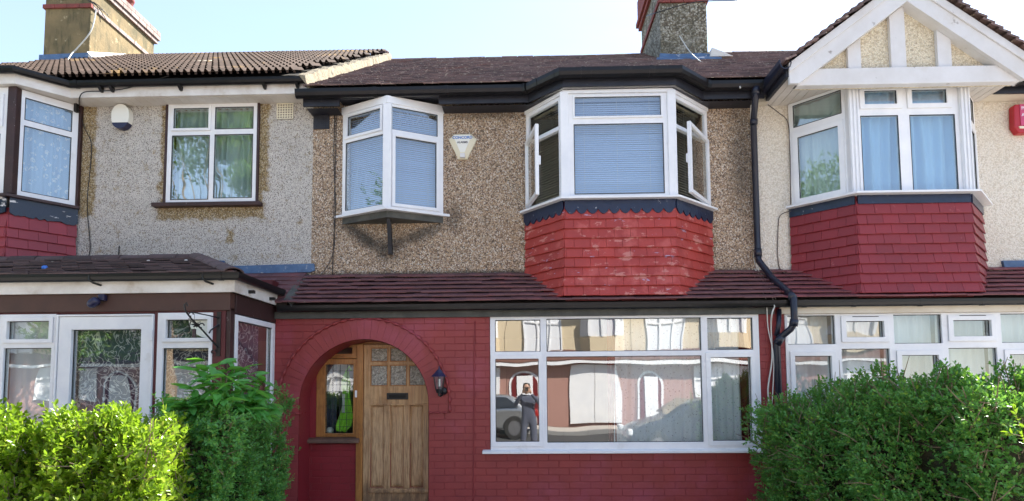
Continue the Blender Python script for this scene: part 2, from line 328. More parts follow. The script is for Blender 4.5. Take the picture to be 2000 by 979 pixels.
class MB:
    def __init__(s): s.v = []; s.f = []
    def add(s, vs, fs, T=None):
        b = len(s.v)
        s.v += [tuple(T @ Vector(v)) if T is not None else tuple(v) for v in vs]
        s.f += [tuple(b+i for i in f) for f in fs]; return s
    def box(s, x0, x1, y0, y1, z0, z1, T=None):
        return s.add([(x0,y0,z0),(x1,y0,z0),(x1,y1,z0),(x0,y1,z0),(x0,y0,z1),(x1,y0,z1),(x1,y1,z1),(x0,y1,z1)],
                     [(0,3,2,1),(4,5,6,7),(0,1,5,4),(1,2,6,5),(2,3,7,6),(3,0,4,7)], T)
    def poly(s, pts, T=None): return s.add(pts, [tuple(range(len(pts)))], T)
    def prism(s, outer, a, b, axis='y', holes=(), T=None):
        """outline in the X-Z plane (axis y), X-Y plane (axis z) or Y-Z plane (axis x), extruded from a to b"""
        def P3(p, d): return (p[0], d, p[1]) if axis == 'y' else ((p[0], p[1], d) if axis == 'z' else (d, p[0], p[1]))
        loops = [list(outer)] + [list(h) for h in holes]
        tris = tessellate_polygon([[Vector((p[0], p[1], 0)) for p in L] for L in loops])
        flat = [p for L in loops for p in L]; n = len(flat)
        vs = [P3(p, a) for p in flat] + [P3(p, b) for p in flat]
        fs = [tuple(t) for t in tris] + [tuple(n+i for i in reversed(t)) for t in tris]
        o = 0
        for L in loops:
            k = len(L)
            for i in range(k): fs.append((o+i, o+(i+1) % k, n+o+(i+1) % k, n+o+i))
            o += k
        return s.add(vs, fs, T)
    def tube(s, pts, r, n=8, cap=True, T=None):
        pts = [Vector(p) for p in pts]; vs = []; fs = []
        rs = r if isinstance(r, (list, tuple)) else [r]*len(pts)
        prev = None
        for i, p in enumerate(pts):
            d = (pts[min(i+1, len(pts)-1)] - pts[max(i-1, 0)]).normalized()
            if prev is None:
                a = d.cross(Vector((0,0,1)));  a = a if a.length > .01 else d.cross(Vector((1,0,0)))
            else: a = prev - d*prev.dot(d)
            a.normalize(); prev = a; b = d.cross(a)
            for k in range(n):
                t = 2*PI*k/n; vs.append(p + (a*math.cos(t) + b*math.sin(t))*rs[i])
        for i in range(len(pts)-1):
            for k in range(n): fs.append((i*n+k, i*n+(k+1) % n, (i+1)*n+(k+1) % n, (i+1)*n+k))
        if cap: fs += [tuple(range(n-1, -1, -1)), tuple((len(pts)-1)*n+k for k in range(n))]
        return s.add(vs, fs, T)
    def sweep(s, path, z, prof, closed=True, caps=True):
        """profile (out, dz) swept along a plan polyline; out = to the right of travel. z may be a list"""
        n = len(path); m = len(prof); vs = []; fs = []
        zz = z if isinstance(z, (list, tuple)) else [z]*n
        for i, p in enumerate(path):
            def nr(a, b):
                d = Vector((b[0]-a[0], b[1]-a[1])).normalized(); return Vector((d.y, -d.x))
            n1 = nr(path[i-1], p) if i > 0 else nr(p, path[i+1]); n2 = nr(p, path[i+1]) if i < n-1 else n1
            q = (n1+n2).normalized(); q = q/max(.3, q.dot(n1))
            for (o, dz) in prof: vs.append((p[0]+q.x*o, p[1]+q.y*o, zz[i]+dz))
        mm = m if closed else m-1
        for i in range(n-1):
            for k in range(mm): fs.append((i*m+k, (i+1)*m+k, (i+1)*m+(k+1) % m, i*m+(k+1) % m))
        if caps and closed: fs += [tuple(range(m)), tuple((n-1)*m+k for k in range(m-1, -1, -1))]
        return s.add(vs, fs)
    def lathe(s, prof, n=16, T=None):
        vs = []; fs = []; m = len(prof)
        for k in range(n):
            t = 2*PI*k/n
            for (r, z) in prof: vs.append((r*math.cos(t), r*math.sin(t), z))
        for k in range(n):
            for i in range(m-1): fs.append((k*m+i, ((k+1) % n)*m+i, ((k+1) % n)*m+i+1, k*m+i+1))
        return s.add(vs, fs, T)
    def mesh(s, name):
        me = bpy.data.meshes.new(name); me.from_pydata(s.v, [], s.f); me.update()
        b = bmesh.new(); b.from_mesh(me); bmesh.ops.recalc_face_normals(b, faces=b.faces); b.to_mesh(me); b.free(); return me
    def ob(s, name, mat, parent=None, **kw): return link(name, s.mesh(name), mat, parent, **kw)
def BX(name, mat, parent, x0, x1, y0, y1, z0, z1, bevel=0, label=None, **kw):
    return MB().box(x0, x1, y0, y1, z0, z1).ob(name, mat, parent, bevel=bevel, label=label, **kw)
def seg(p, q):
    """matrix whose x runs from p to q in plan, y points into the house, z up"""
    d = Vector((q[0]-p[0], q[1]-p[1])); th = math.atan2(d.y, d.x)
    return Matrix.Translation((p[0], p[1], 0)) @ Matrix.Rotation(th, 4, 'Z'), d.length

_cache = {}
def tile_mesh(w, h, t, mat, kind='plain', g=.0006):
    k = (round(w, 3), round(h, 3), t, mat.name, kind)
    if k in _cache: return _cache[k]
    mb = MB(); c = .003; t = t
    if kind == 'plain':
        a, b = g, w-g; e = .0015
        mb.add([(a,0,0),(b,0,0),(b,h,0),(a,h,0),(a,0,t-c),(b,0,t-c),(b,h,t-c),(a,h,t-c),(a+e,c,t),(b-e,c,t),(b-e,h,t),(a+e,h,t)],
               [(0,1,5,4),(1,2,6,5),(3,0,4,7),(4,5,9,8),(5,6,10,9),(7,4,8,11),(8,9,10,11)])
    else:   # interlocking concrete tile with rounded rolls
        n = 4; pr = []
        for r_ in range(n):
            x0 = w*r_/n
            for q in range(6):
                tt = q/6; pr.append((x0+w/n*tt, t + .036*(math.sin(PI*min(1, tt*1.7)) if tt*1.7 < 1 else 0)))
        pr.append((w-.001, t)); m = len(pr)
        vs = [(x, 0, z) for x, z in pr]+[(x, h, z) for x, z in pr]+[(x, 0, z-t-.004) for x, z in pr]
        fs = [(i, i+1, m+i+1, m+i) for i in range(m-1)]+[(2*m+i, 2*m+i+1, i+1, i) for i in range(m-1) if pr[i][1] < t+.004 and pr[i+1][1] < t+.004]
        mb.add(vs, fs)
    me = mb.mesh('tile'); me.materials.append(mat); _cache[k] = me; return me
def tiles(parent, T, rows, gauge, w, lo, hi, mat, t=.012, name='tile', maxparts=300, kind='plain', far=None, jit=1.0, lift=0, v0=0, cnt=None, stagger=True, skip=None, tj=0):
    """courses of tiles on plane T (x along the eaves, y up the slope, z out)"""
    cnt = cnt if cnt is not None else [0]; farb = MB(); over = gauge*.35 if kind == 'plain' else .03
    for r_ in range(rows):
        y = v0 + r_*gauge; a, b = lo(y), hi(y)
        if b-a < .02: continue
        off = (w/2 if r_ % 2 and stagger else 0)
        k0 = math.floor((a-off)/w)
        x = off + k0*w
        while x < b-1e-4:
            x0, x1 = max(x, a), min(x+w, b)
            if kind != 'plain' and x+w > b+.06: x += w; continue
            if x1-x0 > .012 and not (skip and skip((x0+x1)/2, y)):
                ww = x1-x0
                if kind != 'plain' and ww < w*.98: ww = w if x1 < b-1e-3 or True else ww; x0 = x
                tilt = math.atan2(t*1.05+lift, gauge)
                mt = T @ Matrix.Translation((x0, y+random.gauss(0, .0016)*jit, .004+tilt*gauge+abs(random.gauss(0, .0014))*jit)) @ Matrix.Rotation(-tilt+random.gauss(0, 1)*tj, 4, 'X') @ Matrix.Rotation(random.gauss(0, .002)*jit, 4, 'Z')
                me = tile_mesh(ww, gauge+over, t, mat, kind)
                if cnt[0] < maxparts:
                    link(name, me, None, parent, M4=mt); cnt[0] += 1
                else:
                    vs = [v.co for v in me.vertices]; farb.add(vs, [tuple(p.vertices) for p in me.polygons], mt)
            x += w
    if farb.v:
        me = bpy.data.meshes.new('upper_tiles'); me.from_pydata(farb.v, [], farb.f); me.update()
        link('upper_tiles', me, far or mat, parent, kind='stuff')
    return cnt
def slope(x0, y0, z0, run, rise, flip=False):
    """matrix for a slope rising towards +Y from (x0,y0,z0)"""
    a = math.atan2(rise, run); return Matrix.Translation((x0, y0, z0)) @ Matrix.Rotation(a, 4, 'X')

def brickwork(parent, T, x0, x1, z0, z1, mat, openings=(), arcs=(), name='brick', cnt=None, maxparts=300, bw=.225, bh=.075, clip=None):
    """running bond, each brick an object; openings: rectangles, arcs: (cx, cz, r)"""
    cnt = cnt if cnt is not None else [0]; j = .004; rest = MB()
    rows = int(math.ceil((z1-z0)/bh))
    for r_ in range(rows):
        zb = z1-(r_+1)*bh; zt = zb+bh
        if zt-zb < .01: continue
        free = [(x0, x1)]
        cuts = []
        for (a, b, c, d) in openings:
            if c < zt-.02 and d > zb+.02: cuts.append((a, b))
        for (cx, cz, rr) in arcs:
            dz = abs((zb+zt)/2-cz) if (zb+zt)/2 > cz else 0
            if (zb+zt)/2 > cz-.02 and dz < rr: h = math.sqrt(rr*rr-dz*dz); cuts.append((cx-h, cx+h))
        for (a, b) in cuts:
            nf = []
            for (p, q) in free:
                if b <= p or a >= q: nf.append((p, q)); continue
                if a > p: nf.append((p, a))
                if b < q: nf.append((b, q))
            free = nf
        for (p, q) in free:
            off = bw/2 if r_ % 2 else 0
            x = math.floor((p-off)/bw)*bw+off
            while x < q-1e-4:
                a, b = max(x, p), min(x+bw, q)
                if b-a > .02:
                    w_ = round(b-a, 3); k = ('brick', w_, mat.name)
                    if k not in _cache:
                        c = .004; X0, X1, Z0, Z1 = j/2, w_-j/2, j/2, bh-j/2; c = .003
                        mb = MB().add([(X0,0,Z0),(X1,0,Z0),(X1,0,Z1),(X0,0,Z1),(X0,-.003,Z0),(X1,-.003,Z0),(X1,-.003,Z1),(X0,-.003,Z1),(X0+c,-.005,Z0+c),(X1-c,-.005,Z0+c),(X1-c,-.005,Z1-c),(X0+c,-.005,Z1-c)],
                            [(0,1,5,4),(1,2,6,5),(2,3,7,6),(3,0,4,7),(4,5,9,8),(5,6,10,9),(6,7,11,10),(7,4,8,11),(8,9,10,11)])
                        me = mb.mesh('brick'); me.materials.append(mat); _cache[k] = me
                    m4 = T @ Matrix.Translation((a, random.uniform(-.0012, .0018), zb)) @ Matrix.Rotation(random.gauss(0, .0025), 4, 'Z')
                    if cnt[0] < maxparts: link(name, _cache[k], None, parent, M4=m4); cnt[0] += 1
                    else: rest.add([v.co for v in _cache[k].vertices], [tuple(f.vertices) for f in _cache[k].polygons], m4)
                x += bw
    if rest.v: rest.ob('distant_bricks', mat, parent, kind='stuff')
    return cnt

def window(house, T, x0, x1, z0, z1, lights, mat=None, gm=None, d0=-.035, d1=.035, name='window', gy=.0, label=None, bars=True):
    """lights: (x0,x1,z0,z1,sash) glass rectangles in local coordinates; frame plate between them"""
    mat = mat or M['upvc']; gm = gm or M['glass']
    holes = [[(a,c),(b,c),(b,d),(a,d)] for (a,b,c,d,s) in lights]
    fr = MB().prism([(x0,z0),(x1,z0),(x1,z1),(x0,z1)], d0, d1, 'y', holes).ob(name, mat, house, M4=T, bevel=.004, label=label)
    for (a,b,c,d,s) in lights:
        if s:
            e = s if isinstance(s, float) else .045
            MB().prism([(a-e,c-e),(b+e,c-e),(b+e,d+e),(a-e,d+e)], d0-.016, d0-.001, 'y', [[(a+.002,c+.002),(b-.002,c+.002),(b-.002,d-.002),(a+.002,d-.002)]]).ob('sash', mat, fr, bevel=.004)
        g_ = .006
        MB().prism([(a-.002,c-.002),(b+.002,c-.002),(b+.002,d+.002),(a-.002,d+.002)], gy-.012, gy-.004, 'y', [[(a+g_,c+g_),(b-g_,c+g_),(b-g_,d-g_),(a+g_,d-g_)]]).ob('gasket', M['gasket'], fr)
        MB().box(a-.004, b+.004, gy, gy+.004, c-.004, d+.004).ob('pane', gm, fr)
    return fr
def curtain(T, x0, x1, y, z0, z1, mat, label, folds=9, amp=.022, group=None, gather=None, cat='curtain', name='curtain'):
    nx = max(30, folds*8); nz = 8; vs = []; fs = []; ph = [random.uniform(-.9, .9) for _ in range(folds+3)]
    for j in range(nz+1):
        z = z0+(z1-z0)*j/nz
        for i in range(nx+1):
            u = i/nx; f = u*folds; k = int(f)
            wob = math.sin(2*PI*f+ph[k]*.6) * amp*(.6+.4*math.sin(k*2.1)) * (1.1-.3*j/nz) + .012*math.sin(11*u+j*.4)
            xa = x0; xb = x1
            if gather: xa = x0+gather[0]*(1-j/nz); xb = x1+gather[1]*(1-j/nz)
            vs.append((xa+(xb-xa)*u, y+wob, z))
    for j in range(nz):
        for i in range(nx): a = j*(nx+1)+i; fs.append((a, a+1, a+nx+2, a+nx+1))
    o = MB().add(vs, fs, T).ob(name, mat, None, smooth=True); tag(o, label, cat, group); return o
def blind(T, x0, x1, y, z0, z1, label, mat, angle=R(62), pitch=.024, group=None):
    t = thing('venetian_blind', label, 'blind', group=group); t.matrix_world = T.copy()
    w_ = x1-x0; mb = MB(); n = 4; vs = []; fs = []
    for i in range(n+1):
        u = i/n-.5; yy = u*.027; zz = .003*(1-4*u*u)
        vs += [(0, yy, zz), (w_, yy, zz)]
    for i in range(n): fs.append((2*i, 2*i+1, 2*i+3, 2*i+2))
    me = mb.add(vs, fs).mesh('slat'); me.materials.append(mat)
    k = int((z1-z0-.03)/pitch)
    for i in range(k):
        a = angle+random.gauss(0, .04)
        link('slat', me, None, t, M4=Matrix.Translation((x0, y, z0+.012+i*pitch)) @ Matrix.Rotation(random.gauss(0, .0012), 4, 'Y') @ Matrix.Rotation(a, 4, 'X'))
    BX('head_rail', mat, t, x0, x1, y-.015, y+.015, z1-.025, z1)
    for q in ([.15, .5, .85] if w_ > .6 else [.2, .8]):
        MB().tube([(x0+w_*q, y-.017, z0), (x0+w_*q, y-.017, z1)], .0012, 4).ob('cord', M['cable_white'], t)
    return t
def cable(pts, r, mat, label, group=None, cat='cable', sm=True):
    pts = [Vector(p) for p in pts]
    if sm and len(pts) > 2:
        q = []
        for i in range(len(pts)-1):
            p0, p1, p2, p3 = pts[max(i-1, 0)], pts[i], pts[i+1], pts[min(i+2, len(pts)-1)]
            for k in range(5):
                t = k/5; q.append(.5*((2*p1)+(p2-p0)*t+(2*p0-5*p1+4*p2-p3)*t*t+(3*p1-p0-3*p2+p3)*t**3))
        pts = q+[pts[-1]]
    o = MB().tube(pts, r, 6).ob('cable', mat, None, smooth=True); tag(o, label, cat, group); return o

GUT = [(0,.045),(.004,.045),(.006,.02),(.02,-.03),(.045,-.05),(.075,-.052),(.10,-.035),(.115,0),(.118,.045),(.126,.045),(.124,0),(.112,-.042),(.08,-.062),(.043,-.06),(.014,-.04),(0,.0)]
def gutter(parent, path, z, mat, joints=(), prof=None, k=1):
    prof = [(a*k, b*k) for a, b in GUT]
    g = MB().sweep(path, z, prof or GUT).ob('gutter', mat, parent, smooth=False)
    for (x, y, th) in joints:
        T = Matrix.Translation((x, y, z if not isinstance(z, list) else z[0])) @ Matrix.Rotation(th, 4, 'Z')
        mb = MB(); pr = [(a, b) for (a, b) in GUT[8:]]
        pts = [(-.012+.144*k/8*1.0, 0) for k in range(9)]
        mb.sweep([(-.02, 0), (.02, 0)], 0, [(a*1.06-.002, b*1.06) for a, b in GUT]); o = mb.ob('gutter_joint', mat, g); o.matrix_local = T
    return g
# ---------------------------------------------------------------- ground and street
def struct(name, mb, mat, **kw): o = mb.ob(name, mat, None, kind='structure', **kw); return o
struct('ground', MB().box(-400, 400, -400, 400, -.9, -.36), M['soil'])
struct('road', MB().box(-60, 60, -16.6, -9.0+.3, -.36, -.340), M['asphalt'])
struct('front_garden', MB().box(-30, 30, -5.4, -.35, -.36, -.05), M['paving'])
pv = struct('pavement', MB().box(-60, 60, -8.5, -5.6, -.36, -.225), M['paving'])
pv2 = struct('pavement', MB().box(-60, 60, -18.6, -16.8, -.36, -.225), M['paving'])
for k in range(-8, 9):
    for yy in (-8.6, -16.72): BX('kerb_stone', M['kerbstone'], pv if yy > -10 else pv2, k*.92-.455, k*.92+.455, yy-.09, yy+.09, -.355, -.215, bevel=.01)
# ================================================================ MIDDLE HOUSE
I4 = Matrix.Identity(4)
H = thing('terraced_house', 'middle terraced house with brown pebbledash above painted red brick and a stripped wooden door', 'house', (0, 0, 0))
XL, XR = -2.56, 2.69
# upper wall with openings for oriel and bay
MB().prism([(XL,2.70),(XR,2.70),(XR,4.95),(XL,4.95)], 0, .22, 'y', [[(-2.12,3.56),(-1.05,3.56),(-1.05,4.74),(-2.12,4.74)], [(.08,2.78),(2.10,2.78),(2.10,4.78),(.08,4.78)]]).ob('upper_wall', M['dash_brown'], H)
# ground floor mortar wall, proud of the upper wall, with arch + window opening
GY = -.45
ACX, ACZ, ARI, ARO = -1.79, 1.31, .715, .935
arch_open = [(ACX-ARI, -.2)] + [(ACX-ARI*math.cos(PI*k/28), ACZ+ARI*math.sin(PI*k/28)) for k in range(29)] + [(ACX+ARI, -.2)]
WX0, WX1, WZ0, WZ1 = -.402, 2.522, .80, 2.262
MB().prism([(-2.79,-.3),(2.80,-.3),(2.80,2.41),(-2.79,2.41)], GY, GY+.215, 'y', [arch_open, [(WX0,WZ0),(WX1,WZ0),(WX1,WZ1),(WX0,WZ1)]]).ob('lower_wall', M['mortar'], H)
TG = Matrix.Translation((0, GY, 0))
cnt = [0]
ops = [(WX0, WX1, WZ0, WZ1), (ACX-ARI, ACX+ARI, -.3, ACZ)]
brickwork(H, TG, -2.79, 2.80, -.3, 2.265, M['brick'], ops, [(ACX, ACZ, ARO+.005)], cnt=cnt)
# below the springing of the arch the ring area is plain bricks, handled by the opening; ring of soldier bricks
nv = 34
for k in range(nv):
    a0 = PI*k/nv; a1 = PI*(k+1)/nv; g = .0005
    key = abs((a0+a1)/2-PI/2) < .11
    ri, ro, yy = ARI+.001, ARO, GY-(.010 if not key else .013)
    def pp(a, r_, s): aa = a+s*g/r_; return (ACX+r_*math.cos(aa), ACZ+r_*math.sin(aa))
    out = [pp(a0, ri, 1), pp(a0, ro, 1), pp(a1, ro, -1), pp(a1, ri, -1)]
    MB().prism(out, yy+random.uniform(-.001, .001), GY+.06, 'y').ob('arch_brick', M['brick'], H, bevel=.0012)
for sx in (-1, 1):      # short blocks from springing down to the label stop
    xa = ACX+sx*ARI; xb = ACX+sx*ARO; x0, x1 = min(xa, xb), max(xa, xb)
    for (p, q) in ((x0+.001, (x0+x1)/2-.002), ((x0+x1)/2+.002, x1)):
        MB().box(p, q, GY-.010, GY+.03, ACZ-.085, ACZ-.004).ob('arch_brick', M['brick'], H, bevel=.002)
# twisted hood mould round the arch
hood = []
for k in range(181):
    a = PI*k/180; hood.append((ACX+(ARO+.012)*math.cos(a), GY-.020, ACZ+(ARO+.012)*math.sin(a)))
hood = [(ACX+ARO+.012, GY-.02, ACZ-.09+i*.018) for i in range(5)] + hood + [(ACX-ARO-.012, GY-.02, ACZ-.018*i) for i in range(1, 6)]
rr = [.013+.007*math.sin(i*1.05) for i in range(len(hood))]
hm = MB().tube(hood, rr, 8)
st = [(ACX+ARI-.0+i*.012, GY-.02, ACZ-.095) for i in range(20)]
hm.tube(st, [.009+.006*math.sin(i*.95) for i in range(20)], 8)
hm.tube([(2*ACX-p[0], p[1], p[2]) for p in st], [.009+.006*math.sin(i*.95) for i in range(20)], 8)
rv = [(ACX-ARI, GY-.02+i*.014, ACZ-.095) for i in range(20)]
hm.tube(rv, [.008+.006*math.sin(i*.95) for i in range(20)], 8)
hm.ob('arch_moulding', M['brick'], H, smooth=True)
# porch recess: reveals, back wall, ceiling
DY = -.12
ARV = ARI-.004
rp = [(ACX-ARV, -.3)] + [(ACX-ARV*math.cos(PI*k/28), ACZ+ARV*math.sin(PI*k/28)) for k in range(29)] + [(ACX+ARV, -.3)]
mb = MB(); n = len(rp)
mb.add([(x, GY+.002, z) for x, z in rp]+[(x*1.0+(0.0), DY+.02, z) for x, z in rp], [(i, i+1, n+i+1, n+i) for i in range(n-1)])
mb.ob('arch_reveal', M['brick_dark'], H)
brickwork(H, Matrix.Translation((0, DY-.0, 0)), -2.52, -1.925, -.3, .853, M['brick_dark'], name='recess_brick')
BX('recess_wall', M['mortar'], H, -2.53, -1.05, DY+.001, DY+.1, -.3, .853)
BX('recess_side', M['brick_dark'], H, -2.54, -2.425, DY-.015, DY+.1, .85, 2.1)
BX('recess_head', M['oak'], H, -2.43, -1.05, DY+.035, DY+.1, 1.96, 2.1)
BX('doorstep', M['paving'], H, -2.5, -1.08, -.44, DY, -.12, .0, bevel=.01)
# side window beside the door
sw = MB().prism([(-2.425,.93),(-1.955,.93),(-1.955,1.825),(-2.425,1.825)], DY-.02, DY+.05, 'y', [[(-2.322,.965),(-1.992,.965),(-1.992,1.765),(-2.322,1.765)]]).ob('side_window', M['oak'], H, bevel=.006)
MB().prism([(-2.335,.955),(-1.98,.955),(-1.98,1.775),(-2.335,1.775)], DY-.026, DY-.015, 'y', [[(-2.318,.972),(-1.996,.972),(-1.996,1.760),(-2.318,1.760)]]).ob('bead', M['oak'], sw, bevel=.003)
BX('pane', M['glass'], sw, -2.33, -1.985, DY, DY+.004, .955, 1.77)
lc = MB()
for i in range(1, 4): x = -2.322+.33*i/4; lc.box(x-.0025, x+.0025, DY-.004, DY, .965, 1.765)
for i in range(1, 10): z = .965+.8*i/10; lc.box(-2.322, -1.992, DY-.0045, DY-.0005, z-.0022, z+.0022)
lc.ob('lead_came', M['gasket'], sw)
BX('top_light_frame', M['oak'], H, -2.43, -1.955, DY, DY+.05, 1.83, 1.86, bevel=.004)
MB().prism([(-2.30,1.85),(-1.965,1.85),(-1.965,1.99),(-2.30,1.99)], DY+.0, DY+.045, 'y', [[(-2.22,1.885),(-2.02,1.885),(-2.02,1.965),(-2.22,1.965)]]).ob('top_light', M['oak'], H, bevel=.005)
BX('top_light_pane', M['glass'], H, -2.23, -2.01, DY+.03, DY+.034, 1.88, 1.97)
MB().add([(-2.535,DY-.075,.862),(-1.915,DY-.075,.862),(-1.915,DY+.0,.875),(-2.535,DY+.0,.875),(-2.535,DY-.075,.905),(-1.915,DY-.075,.905),(-1.915,DY+.0,.93),(-2.535,DY+.0,.93)],
    [(0,3,2,1),(4,5,6,7),(0,1,5,4),(1,2,6,5),(2,3,7,6),(3,0,4,7)]).ob('side_window_sill', M['cill_wood'], H, bevel=.008)
BX('door_post', M['oak'], H, -1.957, -1.880, DY-.035, DY+.07, -.05, 1.99, bevel=.006)
BX('doorbell', M['upvc'], H, -1.972, -1.948, DY-.047, DY-.034, 1.38, 1.46, bevel=.004)
# hi-vis vest hanging behind the side window
pts = []
vest = MB(); nx, nz = 14, 22
prof = [(.00,.05),(.08,.075),(.2,.07),(.35,.05),(.5,.035),(.58,.028),(.66,.035),(.75,.04),(.85,.035),(1,.012)]
def vw(u):
    for (a, b), (c, d) in zip(prof, prof[1:]):
        if u <= c: return b+(d-b)*(u-a)/(c-a)
for j in range(nz+1):
    u = j/nz; z = .985+.70*u; wv = vw(u)*1.35; cx = -2.165+.085*u+.03*math.sin(u*5)
    for i in range(nx+1): s = i/nx-.5; pts.append((cx+2*s*wv, DY+.10+.02*math.sin(s*22+u*3)-.03*(1-4*s*s), z+.01*math.sin(s*14)))
o = vest.add(pts, [(j*(nx+1)+i, j*(nx+1)+i+1, (j+1)*(nx+1)+i+1, (j+1)*(nx+1)+i) for j in range(nz) for i in range(nx)]).ob('safety_vest', M['hivis'], None, smooth=True)
tag(o, 'bright lime safety vest hanging behind the leaded window beside the door', 'vest')
MB().box(-2.15, -2.115, DY+.055, DY+.060, 1.20, 1.42).ob('reflective_strip', M['silver'], o)
MB().tube([(-2.115,DY+.07,1.67),(-2.07,DY+.065,1.74),(-2.05,DY+.08,1.69)], .012, 6).ob('hanging_loop', M['hivis'], o, smooth=True)
o = curtain(I4, -2.40, -2.24, DY+.16, .93, 1.80, M['dark_cloth'], 'dark coat hanging in the hall left of the lime vest', 3, .03, cat='coat', name='coat')
o = curtain(I4, -2.05, -1.93, DY+.18, .93, 1.45, M['curtain_red'], 'dark red garment hanging in the hall right of the lime vest', 2, .02, cat='garment', name='garment')
mb = MB(); mb.lathe([(.0, -.04), (.028, -.03), (.04, 0), (.03, .03), (0, .04)], 14, Matrix.Translation((-2.285, DY+.05, 1.0)) @ Matrix.Rotation(1.2, 4, 'X'))
o = mb.ob('shoe', M['sticker'], None, smooth=True); tag(o, 'small pale rolled object on the ledge inside the leaded window', 'ball'); o.name = 'pale_ball'

# front door
D = MB(); dx0, dx1, dz1 = -1.878, -1.075, 1.985
panels = [(-1.795,-1.642,.355,1.285), (-1.568,-1.412,.355,1.285), (-1.342,-1.188,.355,1.285)]
px = [(-1.795,-1.602), (-1.572,-1.382), (-1.352,-1.165)]; pz = [(1.512,1.745), (1.790,1.945)]
lights = [(a,b,c,d) for (a,b) in px for (c,d) in pz]
door = D.prism([(dx0,.02),(dx1,.02),(dx1,dz1),(dx0,dz1)], DY-.02, DY+.025, 'y', [[(a,c),(b,c),(b,d),(a,d)] for (a,b,c,d) in lights+panels]).ob('door', M['door'], H, bevel=.006)
for (a,b,c,d) in panels:
    pm = MB().box(a-.004, b+.004, DY+.002, DY+.02, c-.004, d+.004)
    pm.add([(a+.004,DY+.002,c+.004),(b-.004,DY+.002,c+.004),(b-.004,DY+.002,d-.004),(a+.004,DY+.002,d-.004),(a+.026,DY-.010,c+.03),(b-.026,DY-.010,c+.03),(b-.026,DY-.010,d-.03),(a+.026,DY-.010,d-.03)],
        [(0,1,5,4),(1,2,6,5),(2,3,7,6),(3,0,4,7),(4,5,6,7)])
    pm.ob('panel', M['door'], door)
for (a,b,c,d) in lights:
    BX('pane', M['obscured'], door, a-.004, b+.004, DY-.002, DY+.004, c-.004, d+.004)
    MB().prism([(a-.006,c-.006),(b+.006,c-.006),(b+.006,d+.006),(a-.006,d+.006)], DY-.024, DY-.008, 'y', [[(a+.006,c+.006),(b-.006,c+.006),(b-.006,d-.006),(a+.006,d-.006)]]).ob('glazing_bead', M['oak'], door, bevel=.002)
BX('weather_shelf', M['door'], door, -1.80, -1.09, DY-.034, DY-.019, 1.288, 1.305, bevel=.004)
BX('weather_board', M['door'], door, -1.81, -1.09, DY-.045, DY-.019, .30, .345, bevel=.01)
ls = MB().box(-1.608, -1.362, DY-.029, DY-.019, 1.353, 1.428).ob('letterbox', M['iron'], door, bevel=.004)
MB().box(-1.585, -1.385, DY-.034, DY-.028, 1.372, 1.410).ob('letterbox_flap', M['gutter'], ls, bevel=.004)
MB().box(-1.125, -1.105, DY-.04, DY-.019, 1.34, 1.42).ob('lock', M['iron'], door, bevel=.004)

# picture window
TW = Matrix.Translation((0, -.43, 0))
gl = [(-.345,.130,.895,1.795,.048),(-.345,.150,1.873,2.222,0),(.215,1.895,.885,1.815,0),(.217,1.897,1.869,2.230,0),(1.985,2.420,.895,1.795,.048),(1.965,2.455,1.873,2.222,0)]
pw = window(H, TW, WX0+.003, WX1-.003, WZ0+.002, WZ1-.002, gl, gm=M['glass_big'], name='front_window')
MB().add([(-.485,-.10,.774),(2.59,-.10,.774),(2.59,-.03,.776),(-.485,-.03,.776),(-.485,-.10,.802),(2.59,-.10,.802),(2.59,-.03,.814),(-.485,-.03,.814)],
    [(0,3,2,1),(4,5,6,7),(0,1,5,4),(1,2,6,5),(2,3,7,6),(3,0,4,7)]).ob('sill', M['upvc'], pw, bevel=.004)
curtain(I4, 1.00, 1.93, -.30, .70, 2.3, M['net_dots'], 'pale dotted curtain behind the wide middle pane of the front window', 9, .02, gather=(-.05,0))
curtain(I4, 1.95, 2.36, -.28, .70, 2.3, M['net_dots'], 'pale dotted curtain behind the right pane of the front window', 5, .02)
curtain(I4, .90, .99, -.27, .6, 2.3, M['curtain_red'], 'narrow dark red drape beside the dotted curtain', 2, .012)
curtain(I4, 2.37, 2.53, -.27, .6, 2.3, M['curtain_red'], 'dark red drape at the right edge of the front window', 2, .012)
# rooms
def room(parent, x0, x1, y0, y1, z0, z1):
    mb = MB().add([(x0,y0,z0),(x1,y0,z0),(x1,y1,z0),(x0,y1,z0),(x0,y0,z1),(x1,y0,z1),(x1,y1,z1),(x0,y1,z1)], [(0,1,2,3),(4,7,6,5),(1,5,6,2),(2,6,7,3),(3,7,4,0)])
    me = bpy.data.meshes.new('room'); me.from_pydata(mb.v, [], mb.f); link('room', me, M['room'], parent)
room(H, -2.53, -1.0, -.02, 3, -.1, 2.28); room(H, -.95, 2.66, -.22, 3, -.1, 2.28); room(H, -2.53, -.9, .2, 3, 2.75, 4.9); room(H, -.5, 2.6, .2, 3, 2.75, 4.9)

# canopy between the storeys
def canopy(h, x0, x1, zf, zw, mat, boardmat, skip=None, gmat=None, yf=-.56, bz=(2.25,2.335), cnt=None, bx=None, gz=2.362):
    cr = MB().prism([(yf,zf-.03),(0,zw-.03),(0,zw-.06),(yf,zf-.06)], x0, x1, 'x').ob('canopy_roof', M['under'], h)
    run, rise = -yf, zw-zf; L = math.hypot(run, rise)
    T = slope(0, yf-.03, zf-.015, run, rise)
    tiles(cr, T, int(L/.1)+1, .1, .166, lambda y: x0, lambda y: x1, mat, skip=skip, t=.016, tj=.006, jit=2, lift=.014)
    bx = bx or (x0, x1)
    BX('fascia_board', boardmat, h, bx[0], bx[1], -.50, -.466, bz[0], bz[1], bevel=.003)
    gutter(h, [(x0, -.503), (x1, -.503)], gz, gmat or M['gutter'], k=.66)
    return cr
inbay = lambda x0, x1: (lambda x, y: x0 < x < x1 and y > .12)
